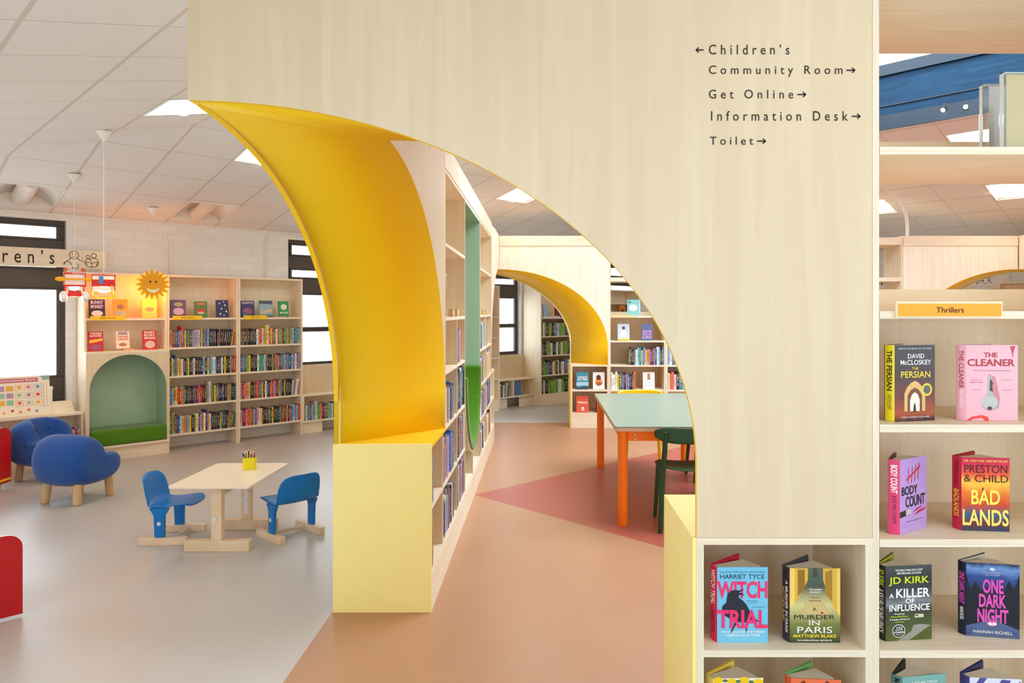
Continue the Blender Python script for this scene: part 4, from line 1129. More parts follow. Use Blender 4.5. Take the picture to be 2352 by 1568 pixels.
for i in range(3):
    for j in range(3):
        x = PW - .104 - .079 * (2 - i); z = .29 - .08 * j; c = cols[j * 3 + i]
        mb = MB()
        for r_ in ((x - .032, x + .032, z - .029, z - .0255), (x - .032, x + .032, z + .0255, z + .029), (x - .032, x - .0285, z - .0255, z + .0255), (x + .0285, x + .032, z - .0255, z + .0255)):
            mb.add([pb(*p) for p in rect(*r_)], [(0, 1, 2, 3)])
        mb.build('square_outline', mat(tuple(min(255, int(v * .7 + 70)) for v in c), .5), ps)
        flat('symbol', [(x + .016 * math.cos(2 * PI * q / 16), z + .003 + .016 * math.sin(2 * PI * q / 16)) for q in range(16)], mat(c, .5), pb)
for i in range(5):
    for j in range(3):
        x = PW - .34 - .072 * i; z = .285 - .072 * j; c = cols[9 + (i * 2 + j * 2) % 6]
        if x > .04: flat('symbol_square', rect(x - .029, x + .029, z - .026, z + .026), mat(c, .5), pb)
for i in range(9):
    x = PW - .12 - .068 * i; z = .06 if i % 2 else .042; c = cols[(i * 4 + 2) % 9]
    flat('symbol', [(x + .013 * math.cos(2 * PI * q / 14), z + .013 * math.sin(2 * PI * q / 14)) for q in range(14)], mat(c, .5), pb)
mb = MB()
for i in range(2):
    text_into(mb, 'A\nB\nC\nD\nE\nF\nG\nH\nI\nJ\nK\nL\nM' if i == 0 else 'N\nO\nP\nQ\nR\nS\nT\nU\nV\nW\nX\nY\nZ', PW - .06 + .03 * i, PW - .052 + .03 * i, .08, .33, pb, .02)
mb.build('alphabet_lettering', INK, ps)
bxm = thing('storage_box', 'white box behind the communication board on the window ledge', 'box', PL(1.66, FD + .235, .5305), R(45))
bx(.0, .09, -.005, .04, 0, .24).build('body', WHITE, bxm); bx(-.004, .094, -.008, .044, .24, .27).build('lid', WHITE, bxm)

pipe = MB().tube([(0, 0, 0), (0, 0, .57)], .012, 10); 
cv = thing('wall_conduit', 'white conduit with a round box on the painted wall above the bookcases', 'conduit', PL(2.93, 9.08, 2.005), R(45))
MB().tube([(0, -.0, 0), (0, 0, .42)], .011, 10).build('conduit', WHITE, cv); MB().tube([(0, -.015, .45), (0, .02, .45)], .034, 18).build('junction_box', WHITE, cv)
MB().tube([(0, 0, .3), (0, 0, .325)], .016, 10).build('clip', WHITE, cv)
cv = thing('wall_cable', 'thin white cables clipped to the wall beside the narrow window', 'cable', PL(4.06, 9.085, 2.005), R(45))
for dx in (0, .022): MB().tube([(dx, 0, 0), (dx, 0, .5), (dx + .01, 0, .55), (dx + .05, 0, .575), (dx + .9, 0, .585)], .006, 8).build('cable', WHITE, cv)
cf = thing('ceiling_cable', 'thick white cable curving from the ceiling to the far bookcase top', 'cable', (5.03, 9.98, 2.62))
q0 = Vector((4.868, 9.885, 0)); zc0 = zceil((q0.x + q0.y) * C45, (q0.x - q0.y) * C45)
MB().tube([(0, 0, .001), (.0, 0, .15), (-.02, -.01, .3), (-.1, -.05, .45), (-.15, -.08, .55), (-.162, -.095, zc0 - 2.62)], .022, 12).build('sleeve', WHITE, cf)
# spotlights on the lantern boards
SPOT = emis('spot_lens', (255, 250, 235), 60.0)
for u, v, Yq, lb in ((2170, 255, 7.636, 'black spotlight on the blue roof beam, aimed down'), (2222, 248, 7.486, 'bright spotlight on the blue roof beam, aimed at the camera')):
    p = Vector(((u - 1245) * Yq / 1665, Yq, EYE + (715 - v) * Yq / 1665))
    n_ = Vector((-C45, -C45, 0))
    sp_ = thing('spotlight', lb, 'spotlight', p + n_ * .06, 0, 'spotlights on the roof beam')
    d = Vector((-.55, -.4, -.72)).normalized() if u < 2200 else (Vector((0, 0, EYE)) - p).normalized()
    MB().tube([-d * .09, d * .0], .026, 16).build('spot_body', BLACKM, sp_); MB().tube([d * .0005, d * .004], .021, 16).build('lens', SPOT, sp_)
    MB().tube([-d * .045, -n_ * .055], .008, 8).build('bracket', BLACKM, sp_)
# sign board on the far wall, seen through the open shelf and the distant arch
zs_ = 1.985
wsn = thing('wall_sign', 'white community room sign on the far wall beyond the open shelf', 'sign', PL(12.88, 4.72, zs_), R(-45))
bx(-2.15, 1.95, 0, .018, 0, .17).build('board', mat((232, 226, 222), .5), wsn)
mb = MB(); text_into(mb, 'Community Room', -2.0, .125, .02, .12, lambda x, z: (x, -.0015, z), .006, 1.6); mb.build('lettering', BLACKM, wsn)
mb = MB(); k = 1.56; yy = -.0015
for a_, b_, r_ in ((k - .1, .1, .022), (k, .115, .028), (k + .1, .1, .022)): stroke(mb, circ(a_, b_, r_, 14), .007, yy); stroke(mb, circ(a_, b_ - r_ - .035, .035, 12, 0, 180), .007, yy)
stroke(mb, circ(k, .03, .06, 14, 0, 180), .007, yy); stroke(mb, [(k - .2, .05), (k - .2, .12)], .004, yy)
for a_, b_ in ((-.36, .07), (-.3, .09), (-.32, .05)): stroke(mb, [(k + a_ - .03, b_ - .02), (k + a_, b_), (k + a_ + .03, b_ - .02)], .007, yy)
mb.build('drawing', BLACKM, wsn)
fc = thing('bookcase', 'bookcase against the far wall, its top edge visible beneath the distant arch', 'bookcase', PL(12.55, 2.86), R(-45))
case_parts(fc, 1.5, .32, [.5, .85, 1.2, 1.55], 0, 2.03, back=[(.1, 2.0)])
for s in (.3, 1.6): bx(s, s + .05, -.02, 0, .05, .11).build('bracket', WHITE, wsn)

# ------------------------------------------------------------------ books
CO = {'black': (28, 26, 30), 'charcoal': (58, 58, 64), 'navy': (34, 44, 92), 'blue': (44, 96, 168), 'pale blue': (146, 190, 218), 'slate blue': (92, 116, 150), 'teal': (40, 124, 136), 'green': (60, 140, 66),
      'lime': (140, 178, 50), 'olive': (112, 116, 52), 'yellow': (238, 200, 44), 'orange': (232, 126, 40), 'red': (196, 36, 36), 'dark red': (120, 28, 34), 'pink': (226, 150, 172), 'purple': (104, 70, 136), 'lilac': (176, 158, 206),
      'brown': (112, 74, 50), 'tan': (196, 158, 110), 'cream': (236, 224, 196), 'white': (238, 236, 232), 'grey': (150, 150, 150), 'coral': (230, 100, 86), 'turquoise': (90, 180, 180), 'dark green': (34, 74, 50)}
ABB = {'k': 'black', 'c': 'charcoal', 'n': 'navy', 'b': 'blue', 'l': 'pale blue', 's': 'slate blue', 't': 'teal', 'g': 'green', 'i': 'lime', 'v': 'olive', 'y': 'yellow', 'o': 'orange', 'r': 'red', 'd': 'dark red',
       'p': 'pink', 'u': 'purple', 'a': 'lilac', 'w': 'brown', 'x': 'tan', 'm': 'cream', 'W': 'white', 'e': 'grey', 'C': 'coral', 'q': 'turquoise', 'G': 'dark green'}
ONES = 'first second third fourth fifth sixth seventh eighth ninth tenth eleventh twelfth thirteenth fourteenth fifteenth sixteenth seventeenth eighteenth nineteenth twentieth'.split()
def ordw(i):
    if i <= 20: return ONES[i - 1]
    t = {2: 'twent', 3: 'thirt', 4: 'fort', 5: 'fift'}[i // 10]
    return t + 'ieth' if i % 10 == 0 else t + 'y-' + ONES[i % 10 - 1]
def book_mesh():
    # unit book: x thickness, y depth from the spine, z height; boards a little larger than the pages
    mb = MB()
    q = .10
    mb.prism([(0, 1), (0, .03), (.12, .0), (.88, .0), (1, .03), (1, 1), (1 - q, 1), (1 - q, .10), (q, .10), (q, 1)], 0, 1, 'xy', 0)
    mb.box(q, 1 - q, .10, .97, .015, .985, 1)
    return mb.mesh('spine_out_book', (COVER, PAGES))
BOOK = book_mesh()
def face_mesh():
    # unit face-out book: x width, y thickness from the front cover, z height
    mb = MB()
    mb.prism([(0, 0), (1, 0), (1, .1), (.04, .1), (.04, .9), (1, .9), (1, 1), (0, 1)], 0, 1, 'xy', 0)
    mb.box(.04, .97, .1, .9, .01, .99, 1)
    return mb.mesh('face_out_book', (ARTC, PAGES))
FACE = face_mesh()
def put_book(kind, loc, rot, size, colour, label, group, tilt=0.0, mesh=None, cat='book', pitch=0.0):
    o = bpy.data.objects.new(kind, mesh or BOOK); COL.objects.link(o)
    o.location = loc; o.scale = size
    o.rotation_euler = (Matrix.Rotation(rot, 4, 'Z') @ Matrix.Rotation(tilt, 4, 'Y') @ Matrix.Rotation(pitch, 4, 'X')).to_euler()
    c = [max(0, min(1, v * random.uniform(.85, 1.15))) for v in L(CO[colour])[:3]]
    o.color = (*c, 1)
    return tag(o, label, cat, group)
def row(kind, org, rot, x0, x1, z, seq, group, where, end, hr=(.188, .205), tr=(.0155, .0245), dr=(.125, .14), yf=.012, lean=0, fill=True, talls='', noun='paperback'):
    # spines along local x from x0 to x1; seq = colour letters, stretched to fill the row; last `lean` books tilt
    cR = Matrix.Rotation(rot, 4, 'Z'); org = Vector(org)
    k = len(seq); n = max(k, 1)
    wid = [random.uniform(*tr) for _ in range(n)]
    room = (x1 - x0) - (.062 if lean else 0.0)
    f = room / sum(wid) if fill else 1.0
    x = x0
    for i, ch in enumerate(seq):
        t = wid[i] * f; colour = ABB[ch]
        h = random.uniform(*hr)
        if i in TALL.get(talls, ()): h = hr[1] + .035
        d = random.uniform(*dr)
        ln = 0.0
        if lean and i >= k - lean: ln = R(3 + 6 * (i - (k - lean)) / max(1, lean - 1))
        if lean < 0 and i >= k + lean: ln = R(-8)
        lx = x + (0 if ln >= 0 else 0); lz = z + (t * math.sin(ln) if ln > 0 else 0)
        p = org + cR @ Vector((lx, yf + random.uniform(0, .01), lz + .0005))
        put_book(kind, p, rot, (t * .97 / max(.6, 1), d, h), colour, '%s %s, %s from %s, %s' % (colour, noun, ordw(i + 1), end, where), group, ln)
        x += t / math.cos(ln) + (.0006 if ln == 0 else .0014 + t * .0)
    return x
TALL = {'mid3': (20, 21, 22), 'mid4': (0, 1, 2, 20), 'r1': (14, 15), 'low2': (6, 7), 'mid2': (3,), 'mid1': (6,)}

# children's wall bookcases
MO, RO = PL(2.803, FD), PL(3.606, FD)
GM, GR_ = 'paperbacks in the middle wall bookcase', 'paperbacks in the wall bookcase by the window'
rows_m = [(1.179, 'owwubxrbykecgaplmsyneblkcknkrkcknkky', 'second shelf down, middle wall bookcase', 9, 'mid1'), (.853, 'kyebyxWknykcWkcknlkyslWlkncWkykkxwrr', 'third shelf down, middle wall bookcase', 0, 'mid2'),
          (.522, 'bloyrrxvkccknddrrkdexWgGyvsknukdxvknb', 'fourth shelf down, middle wall bookcase', 0, 'mid3'), (.193, 'giobnbWxoelyknyWnaoWnxWkccnkytnkGCgv', 'bottom shelf, middle wall bookcase', 8, 'mid4')]
for z, seq, wh, ln, tl in rows_m: row('paperback', MO, R(45), TH + .008, wm - TH - .01, z, seq, GM, wh, 'the nook end', lean=ln, talls=tl)
rows_r = [(1.179, 'wdkwkkkckWCrmxymryrgWreidgexgolbgqlg', 'second shelf down, bookcase by the narrow window', 0, 'r1'), (.853, 'bsstiykkckWtqtmqdkkxkoeCGtsltebclsWuau', 'third shelf down, bookcase by the narrow window', 0, ''),
          (.522, 'pdCopykkwrCbvykWsnkCrlrdxeGkyknkkWeWW', 'fourth shelf down, bookcase by the narrow window', 5, ''), (.193, 'pdrCrowaupWynkdkvGyknkGewrdxkrblslro', 'bottom shelf, bookcase by the narrow window', 0, '')]
for z, seq, wh, ln, tl in rows_r: row('paperback', RO, R(45), TH + .008, wr - TH - .01, z, seq, GR_, wh, 'the middle case', lean=ln, talls=tl)
row('paperback', PL(4.433, FD), R(45), TH + .01, .60, .172, 'tWegsleWigxrdgsxqmkeylWxk', 'paperbacks under the narrow window', 'low shelf under the narrow window', 'the bookcase side', talls='low2')
row('paperback', PL(0, FD), R(45), 1.35, 1.94, .18, 'wsdxeWCeWrlgdpcWWneuWsbmrl', 'paperbacks behind the armchairs', 'low shelf behind the blue armchairs', 'the display board', hr=(.17, .21))

# face-out books, small: cover picture from the material, a title strip and a wooden or paper back
def face_book(org, rot, x, y, z, wd, h, th, colour, label, group, title=None, tcol=(250, 240, 220), tz=(.72, .9), lean=6, art=()):
    # thing with board-and-pages body, lettering and picture parts; leans back
    M_ = Matrix.Rotation(rot, 4, 'Z')
    b = thing('face_out_book', label, 'book', Vector(org) + M_ @ Vector((x, y, z + .0005 + th * math.sin(R(lean)))), 0, group)
    b.rotation_euler = (M_ @ Matrix.Rotation(R(-lean), 4, 'X')).to_euler()
    mb = MB().prism([(0, 0), (wd, 0), (wd, th * .1), (wd * .04, th * .1), (wd * .04, th * .9), (wd, th * .9), (wd, th), (0, th)], 0, h, 'xy')
    mb.box(wd * .04, wd * .97, th * .1, th * .9, h * .01, h * .99, 1)
    o = mb.build('book_body', (mat(CO[colour] if isinstance(colour, str) else colour, .4) if (title or art) else ARTC, PAGES), b)
    c = L(CO[colour] if isinstance(colour, str) else colour); o.color = c
    if title:
        mb = MB()
        for k, ln in enumerate(title):
            z1 = h * (tz[1] - k * (tz[1] - tz[0]) / len(title)); z0 = z1 - h * (tz[1] - tz[0]) / len(title) * .8
            text_into(mb, ln, wd * .1, wd * .9, z0, z1, lambda X, Z: (X, -.0008, Z), .03)
        mb.build('lettering', mat(tcol, .5), o)
    for nm, rgb, pts in art:
        mb = MB().add([(p[0] * wd, -.0004, p[1] * h) for p in pts], [list(range(len(pts)))]); mb.build(nm, mat(rgb, .45), o)
    return b
def ell(cx, cz, rx, rz, n=20): return [(cx + rx * math.cos(2 * PI * i / n), cz + rz * math.sin(2 * PI * i / n)) for i in range(n)]
NO = PL(1.985, FD)
GN = 'children\u2019s books shown face out'
def fb_px(O, t0, u0, v0, v1, u1, z, plane_y, *a, **k):
    # place a face-out book on a building-frame shelf from its picture columns
    def tx(u):
        r = (u - 1245) / 1665; Yp = (FD + plane_y) * math.sqrt(2) / (1 - r); return (r + 1) * Yp * C45
    Yp = (FD + plane_y) * math.sqrt(2) / (1 - ((u0 + u1) / 2 - 1245) / 1665)
    x0, x1 = tx(u0) - t0, tx(u1) - t0
    h = (v1 - v0) * Yp / 1665
    return face_book(O, R(45), x0, plane_y, z, x1 - x0, h, .022, *a, **k)
white_art = lambda c: [('cover_art', c, ell(.5, .35, .34, .2))]
fb_px(NO, 1.985, 205, 684, 727, 242, 1.516, .06, (52, 40, 64), 'dark busy picture book shown face out, above the shelf label, in the nook bookcase', GN, ['BUNNY', 'MONKEY'], (240, 200, 220), (.48, .94), art=[('cover_art', (220, 214, 210), ell(.5, .25, .36, .16))])
fb_px(NO, 1.985, 261, 684, 727, 294, 1.516, .06, (226, 158, 50), 'orange picture book shown face out in the middle of the nook top shelf', GN, ['BOB', 'JANE'], (120, 190, 210), (.05, .36), art=[('cover_art', (150, 110, 80), ell(.5, .6, .26, .14))])
fb_px(NO, 1.985, 327, 684, 727, 361, 1.516, .06, (240, 220, 110), 'pale yellow picture book under the smiling sun lamp', GN, art=[('cover_art', (226, 150, 110), ell(.5, .45, .3, .12)), ('cover_art', (180, 200, 90), [(0, 0), (1, 0), (1, .25), (0, .3)])])
fb_px(NO, 1.985, 204, 755, 800, 238, 1.165, .02, (196, 40, 52), 'red picture book with a yellow stripe over the green nook', GN, ['TEAM', 'MONSTER'], (250, 230, 210), (.7, .95), art=[('cover_art', (240, 190, 40), [(.05, .4), (.95, .52), (.95, .66), (.05, .56)]), ('cover_art', (150, 90, 120), ell(.5, .2, .36, .14))])
fb_px(NO, 1.985, 267, 758, 797, 298, 1.185, .02, (240, 226, 200), 'cream picture book on a small wooden stand over the green nook', GN, ['THE BIG', 'CARAVAN'], (210, 70, 50), (.45, .75), art=[('cover_art', (176, 140, 160), [(.1, .8), (.9, .8), (.8, .97), (.2, .97)]), ('cover_art', (190, 120, 80), ell(.5, .22, .3, .1))])
fb_px(NO, 1.985, 329, 753, 797, 361, 1.165, .02, (200, 44, 44), 'red picture book at the far end over the green nook', GN, ['DIARY', 'RORY', 'SPARKS'], (250, 236, 220), (.5, .95), art=[('cover_art', (210, 190, 190), ell(.5, .25, .36, .2))])
bst = thing('book_stand', 'small wooden stand under the cream picture book', 'book stand', NO + Matrix.Rotation(R(45), 3, 'Z') @ Vector((.37, .008, 1.1655)), R(45)); bx(0, .105, 0, .06, 0, .018).build('block', OAK, bst)
fb_px(MO, 2.803, 393, 686, 727, 428, 1.516, .06, (108, 82, 108), 'mauve picture book shown face out, first in the middle bookcase top shelf', GN, art=[('cover_art', (226, 180, 200), ell(.5, .35, .36, .2)), ('cover_art', (200, 170, 110), ell(.5, .75, .3, .12))])
fb_px(MO, 2.803, 448, 690, 727, 477, 1.516, .06, (84, 128, 62), 'green picture book with a red lettered oval, middle bookcase top shelf', GN, art=[('cover_art', (206, 60, 50), ell(.5, .42, .34, .14)), ('cover_art', (240, 220, 190), ell(.5, .3, .26, .08)), ('cover_art', (220, 110, 60), ell(.5, .85, .36, .07))])
fb_px(MO, 2.803, 498, 687, 727, 526, 1.516, .06, (46, 50, 92), 'navy picture book with white stars, middle bookcase top shelf', GN, art=[('cover_art', (230, 226, 220), star_) for star_ in (ell(.25, .8, .06, .05, 8), ell(.7, .7, .07, .06, 8), ell(.4, .5, .06, .05, 8), ell(.8, .35, .07, .06, 8), ell(.3, .2, .07, .06, 8), ell(.6, .12, .05, .04, 8), ell(.6, .9, .05, .04, 8))])
fb_px(RO, 3.606, 554, 688, 726, 585, 1.516, .06, (66, 58, 104), 'indigo picture book lettered across the top, bookcase by the narrow window', GN, ['SWIFTS'], (230, 214, 220), (.78, .93), art=[('cover_art', (150, 90, 110), ell(.5, .35, .34, .2)), ('cover_art', (90, 130, 170), ell(.3, .2, .16, .1))])
fb_px(RO, 3.606, 597, 689, 727, 627, 1.516, .06, (150, 176, 182), 'picture book with a pale stormy sea, between the indigo and green ones', GN, art=[('cover_art', (70, 84, 96), [(0, .82), (1, .78), (1, 1), (0, 1)]), ('cover_art', (220, 190, 130), [(.1, .2), (.9, .35), (.9, .5), (.2, .34)]), ('cover_art', (110, 120, 110), [(0, 0), (1, 0), (1, .16), (0, .12)])])
fb_px(RO, 3.606, 641, 690, 724, 664, 1.53, .06, (54, 146, 84), 'green picture book on a small stand, nearest the narrow window', GN, ['MOSS'], (230, 240, 210), (.12, .28), art=[('cover_art', (230, 226, 190), ell(.5, .6, .3, .2))])
bst = thing('book_stand', 'small wooden stand under the green picture book', 'book stand', RO + Matrix.Rotation(R(45), 3, 'Z') @ Vector((.655, .05, 1.5165)), R(45)); bx(0, .10, 0, .05, 0, .013).build('block', OAK, bst)
# yellow shelf labels
def strip(O, x0, x1, z, label, txt):
    lb = thing('shelf_label', label, 'label', O + Matrix.Rotation(R(45), 3, 'Z') @ Vector((x0, -.0005, z)), R(45), 'yellow labels on the wall bookcases')
    bx(0, x1 - x0, -.008, 0, -.022, .024).build('strip', mat((248, 200, 30), .45), lb)
    mb = MB(); text_into(mb, txt, (x1 - x0) * .28, (x1 - x0) * .72, -.008, .012, lambda x, z: (x, -.0088, z), .01); mb.build('lettering', INK, lb)
strip(NO, .055, .385, 1.516, 'yellow shelf label under the dark busy picture book', 'Junior Fiction')
strip(MO, .055, .375, 1.516, 'yellow shelf label under the mauve picture book', 'Junior Fiction')
strip(RO, .06, .35, 1.516, 'yellow shelf label under the indigo picture book', 'Junior Fiction')

# corridor bookcase: spines and covers facing the passage
CO_ = Vector((XI, 3.83, 0)); GC = 'hardbacks in the corridor bookcase'
def crow(x0, x1, z, seq, where, end, **k):
    k.setdefault('hr', (.21, .275)); k.setdefault('dr', (.17, .2)); k.setdefault('tr', (.014, .03)); k.setdefault('yf', .003); k.setdefault('noun', 'book')
    row('corridor_book', CO_, R(90), x0, x1, z, seq, GC, where, end, **k)
crow(.035, .15, .556, 'ste', 'upper pier shelf', 'the pale panel', hr=(.24, .26))
crow(.035, .13, .222, 'kokx', 'bottom pier shelf', 'the pale panel', hr=(.23, .25))
crow(.565, 1.02, .888, 'gmxWxmdxWnbnsxbl', 'corridor shelf over the pier top', 'the arch leg', hr=(.2, .25))
crow(.475, 1.02, .556, 'auapxaeapxeabblbks', 'middle corridor shelf by the pier', 'the pier', hr=(.21, .27))
crow(.475, 1.05, .222, 'oCrbWoelWsWedkWlsds', 'bottom corridor shelf by the pier', 'the pier', hr=(.2, .27))
crow(1.20, 1.66, .888, 'cktGknsWctksGk', 'waist high shelf before the niche', 'the pier side', hr=(.25, .29))
crow(1.20, 1.66, .556, 'vekuanowokausW', 'middle shelf before the niche', 'the pier side', hr=(.24, .28))
crow(1.20, 1.66, .222, 'WkbWCnuaseosne', 'bottom shelf before the niche', 'the pier side', hr=(.24, .3))
crow(.56, .72, 1.555, 'mWxsW', 'top corridor shelf', 'the arch leg', hr=(.25, .3))
crow(1.20, 1.42, 1.225, 'apsnap', 'high shelf before the niche', 'the pier side', hr=(.22, .26))
crow(3.06, 3.62, .888, 'keWnWsyWkesWnyel', 'waist high shelf past the niche', 'the niche', hr=(.22, .26)); crow(3.82, 4.42, .888, 'yyoCeldWyoynWsed', 'waist high shelf at the far end', 'the far divider', hr=(.22, .26))
crow(3.06, 3.62, .556, 'wWWsaebrWkWesdlw', 'middle shelf past the niche', 'the niche', hr=(.2, .25)); crow(3.82, 4.5, .556, 'boprsbntbprbsnlbt', 'middle shelf at the far end', 'the far divider', hr=(.22, .28))
crow(3.06, 3.6, .222, 'skwWexwWskedWx', 'bottom shelf past the niche', 'the niche', hr=(.2, .26)); crow(3.82, 4.6, .222, 'lWoymgWlexWskodWyl', 'bottom shelf at the far end', 'the far divider', hr=(.2, .26))
crow(3.06, 3.4, 1.225, 'lbketskWl', 'high shelf past the niche', 'the niche', hr=(.2, .27)); crow(3.83, 4.0, 1.225, 'kWeks', 'high shelf at the far end', 'the far divider', hr=(.2, .26))
GF = 'corridor books shown face out'
face_book(CO_, R(90), .72, .06, 1.556, .19, .29, .03, (48, 44, 74), 'dark picture book with a white figure, top corridor shelf', GF, art=[('cover_art', (236, 230, 224), [(.35, .2), (.65, .2), (.52, .62)]), ('cover_art', (200, 110, 60), ell(.5, .72, .3, .07)), ('cover_art', (210, 190, 150), [(.15, .88), (.85, .88), (.85, .94), (.15, .94)])])
face_book(CO_, R(90), 3.12, .06, 1.556, .17, .24, .03, (196, 120, 70), 'rust coloured cover on the top corridor shelf beyond the niche', GF)
for i, (x, y) in enumerate(((.60, .012), (1.02, .012), (1.28, .012), (3.12, .012), (3.6, .012), (4.0, .012))):
    lb = ['under the dark picture book', 'midway along the top shelf', 'next to the green niche', 'under the rust cover', 'beyond the rust cover', 'at the far end'][i]
    bk = thing('label_block', 'small wooden label block on the top corridor shelf, ' + lb, 'label block', CO_ + Vector((-y, x, 1.5555)), R(90), 'wooden label blocks in the corridor')
    bx(0, .085, 0, .03, 0, .052).build('block', OAK, bk); bx(.01, .075, -.0015, 0, .012, .04).build('label_card', mat((240, 214, 170), .5), bk)

# far bookcases in line with the second arch
def frow(xa, x0, x1, z, seq, where, end, **k):
    k.setdefault('hr', (.2, .25)); k.setdefault('dr', (.15, .17)); k.setdefault('tr', (.018, .034)); k.setdefault('noun', 'hardback')
    row('hardback_book', Vector((xa, YB, 0)), 0, x0, x1, z, seq, 'hardbacks in the far plywood bookcases', where, end, **k)
frow(.915, .27, .74, .857, 'vckeWltmslyopudanWlcs', 'shelf above the yellow chair', 'the second arch side')
frow(.915, .03, .36, .52, 'WWWyvskaskuo', 'shelf level with the table top', 'the second arch side')
frow(1.693, .03, .74, .857, 'lWteldrdpCrunablkyosgWbtrl', 'second far bookcase, shelf above the table', 'its divider')
frow(1.693, .03, .74, .52, 'WoCmksqigkpCaplbunWseotyk', 'second far bookcase, shelf level with the table', 'its divider')
frow(.392, .36, .40, .2, 'kd', 'low case under the second arch leg', 'its open end')
GF2 = 'covers shown face out near the second arch'
def far_face(xa, u0, u1, v0, v1, z, colour, label, **k):
    s = (YB + .05) / 1665
    return face_book(Vector((xa, YB, 0)), 0, (u0 - 1245) * s - xa, .05, z, (u1 - u0) * s, (v1 - v0) * s, .028, colour, label, GF2, **k)
far_face(.392, 1324, 1352, 855, 894, .52, (70, 150, 176), 'teal seascape cover in the low case under the second arch', title=['WINDS', 'OF TIME'], tz=(.5, .75), art=[('cover_art', (60, 70, 90), [(0, 0), (1, 0), (1, .14), (.6, .2), (.3, .12), (0, .16)]), ('cover_art', (170, 206, 214), [(0, .2), (1, .22), (1, .42), (0, .4)])])
far_face(.392, 1362, 1389, 855, 894, .52, (244, 240, 236), 'white cover with a portrait in an orange circle, low case under the second arch', art=[('cover_art', (236, 150, 60), ell(.5, .42, .32, .24)), ('cover_art', (80, 50, 50), ell(.48, .68, .2, .16)), ('cover_art', (180, 120, 150), ell(.5, .32, .26, .1))])
far_face(.392, 1324, 1352, 911, 949, .2, (226, 92, 66), 'orange red cover with white script, low case next to the orange table leg', title=['Vianne'], tz=(.52, .68), art=[('cover_art', (240, 220, 200), [(.42, .12), (.62, .12), (.62, .36), (.42, .36)]), ('cover_art', (60, 30, 30), [(.4, .34), (.64, .34), (.64, .4), (.4, .4)])])
far_face(.915, 1419, 1446, 744, 782, 1.19, (196, 216, 226), 'pale blue cover with a woman in white, far bookcase beside the second arch', art=[('cover_art', (236, 236, 236), ell(.5, .4, .28, .24)), ('cover_art', (90, 60, 50), ell(.5, .75, .13, .1)), ('cover_art', (210, 190, 90), [(0, 0), (1, 0), (1, .14), (0, .12)])])
far_face(.915, 1474, 1499, 744, 782, 1.19, (92, 106, 150), 'blue cover with pink lettering beside the woman in white', title=['HOUSE', 'FULL OF', 'LIES'], tcol=(226, 150, 190), tz=(.1, .6))
far_face(.915, 1477, 1504, 855, 894, .52, (240, 238, 234), 'white cover with a small brown bottle, shelf level with the table top', art=[('cover_art', (170, 130, 100), [(.36, .55), (.64, .55), (.6, .92), (.4, .92)]), ('cover_art', (150, 160, 180), [(.2, .2), (.8, .2), (.8, .22), (.2, .22)]), ('cover_art', (190, 196, 206), [(.1, .4), (.9, .4), (.9, .42), (.1, .42)])])
far_face(.915, 1441, 1468, 688, 725, 1.527, (130, 190, 186), 'teal cover with a pale pink oval on the open upper shelf', art=[('cover_art', (236, 214, 216), ell(.5, .5, .36, .2)), ('cover_art', (80, 140, 130), ell(.2, .85, .16, .08))])
lb = thing('shelf_label', 'tan shelf label on the far bookcase, under the teal cover', 'label', (.915 + .05, YB - .0005, 1.505)); bx(0, .31, -.01, 0, 0, .036).build('strip', mat((236, 206, 150), .5), lb)
TFO = PL(10.35, FD)
for i, (x, c, lb) in enumerate(((.62, 'orange', 'small orange cover below the far high window'), (.86, 'black', 'small black cover with a pale face below the far high window'))):
    face_book(TFO, R(45), x, .03, 1.516, .16, .2, .022, c, lb, GF2, art=[('cover_art', (200, 190, 180), ell(.5, .5, .2, .2))] if c == 'black' else [('cover_art', (120, 40, 40), ell(.5, .4, .3, .2))])
# green spined books beyond the second arch
TG = PL(8.62, 8.65)
for z, seq, wh in ((1.17, 'kWwkivkslWgiiGnkW', 'second shelf'), (.845, 'ekkigWkcWkiWiigkW', 'third shelf'), (.51, 'kigskcWykmkWWusWr', 'fourth shelf'), (.19, 'kWkkigiigWmigkkWi', 'bottom shelf')):
    row('novel', TG, R(45), TH + .01, .78, z, seq, 'green spined books beyond the second arch', wh + ' beyond the second arch', 'the pale side panel', hr=(.20, .235), tr=(.03, .045), noun='book')
for x, c, lb in ((.12, 'pale blue', 'narrow pale blue cover on the top shelf beyond the second arch'), (.42, 'dark red', 'dark cover on the top shelf beyond the second arch')):
    face_book(TG, R(45), x, .04, 1.4855, .1 if c == 'pale blue' else .2, .22, .03, c, lb, GF2)
lb = thing('shelf_label', 'pale shelf label beyond the second arch', 'label', TG + Matrix.Rotation(R(45), 3, 'Z') @ Vector((.06, -.0005, 1.465)), R(45)); bx(0, .4, -.01, 0, 0, .045).build('strip', mat((236, 224, 220), .5), lb)
LO3 = PL(7.735, FD)
row('novel', LO3, R(45), .03, .34, .19, 'oymWkxWemG', 'books in the low case below the far window', 'low case below the far window', 'its outer end', hr=(.17, .26), tr=(.02, .035), lean=4, noun='book')
face_book(LO3, R(45), .46, .05, .19, .17, .235, .03, (66, 110, 160), 'blue speckled cover in the low case below the far window', GF2)
face_book(PL(6.9, 8.69), R(45), .55, .05, 1.516, .15, .22, .03, 'lilac', 'lilac cover in the tall bookcase beside the far window', GF2)

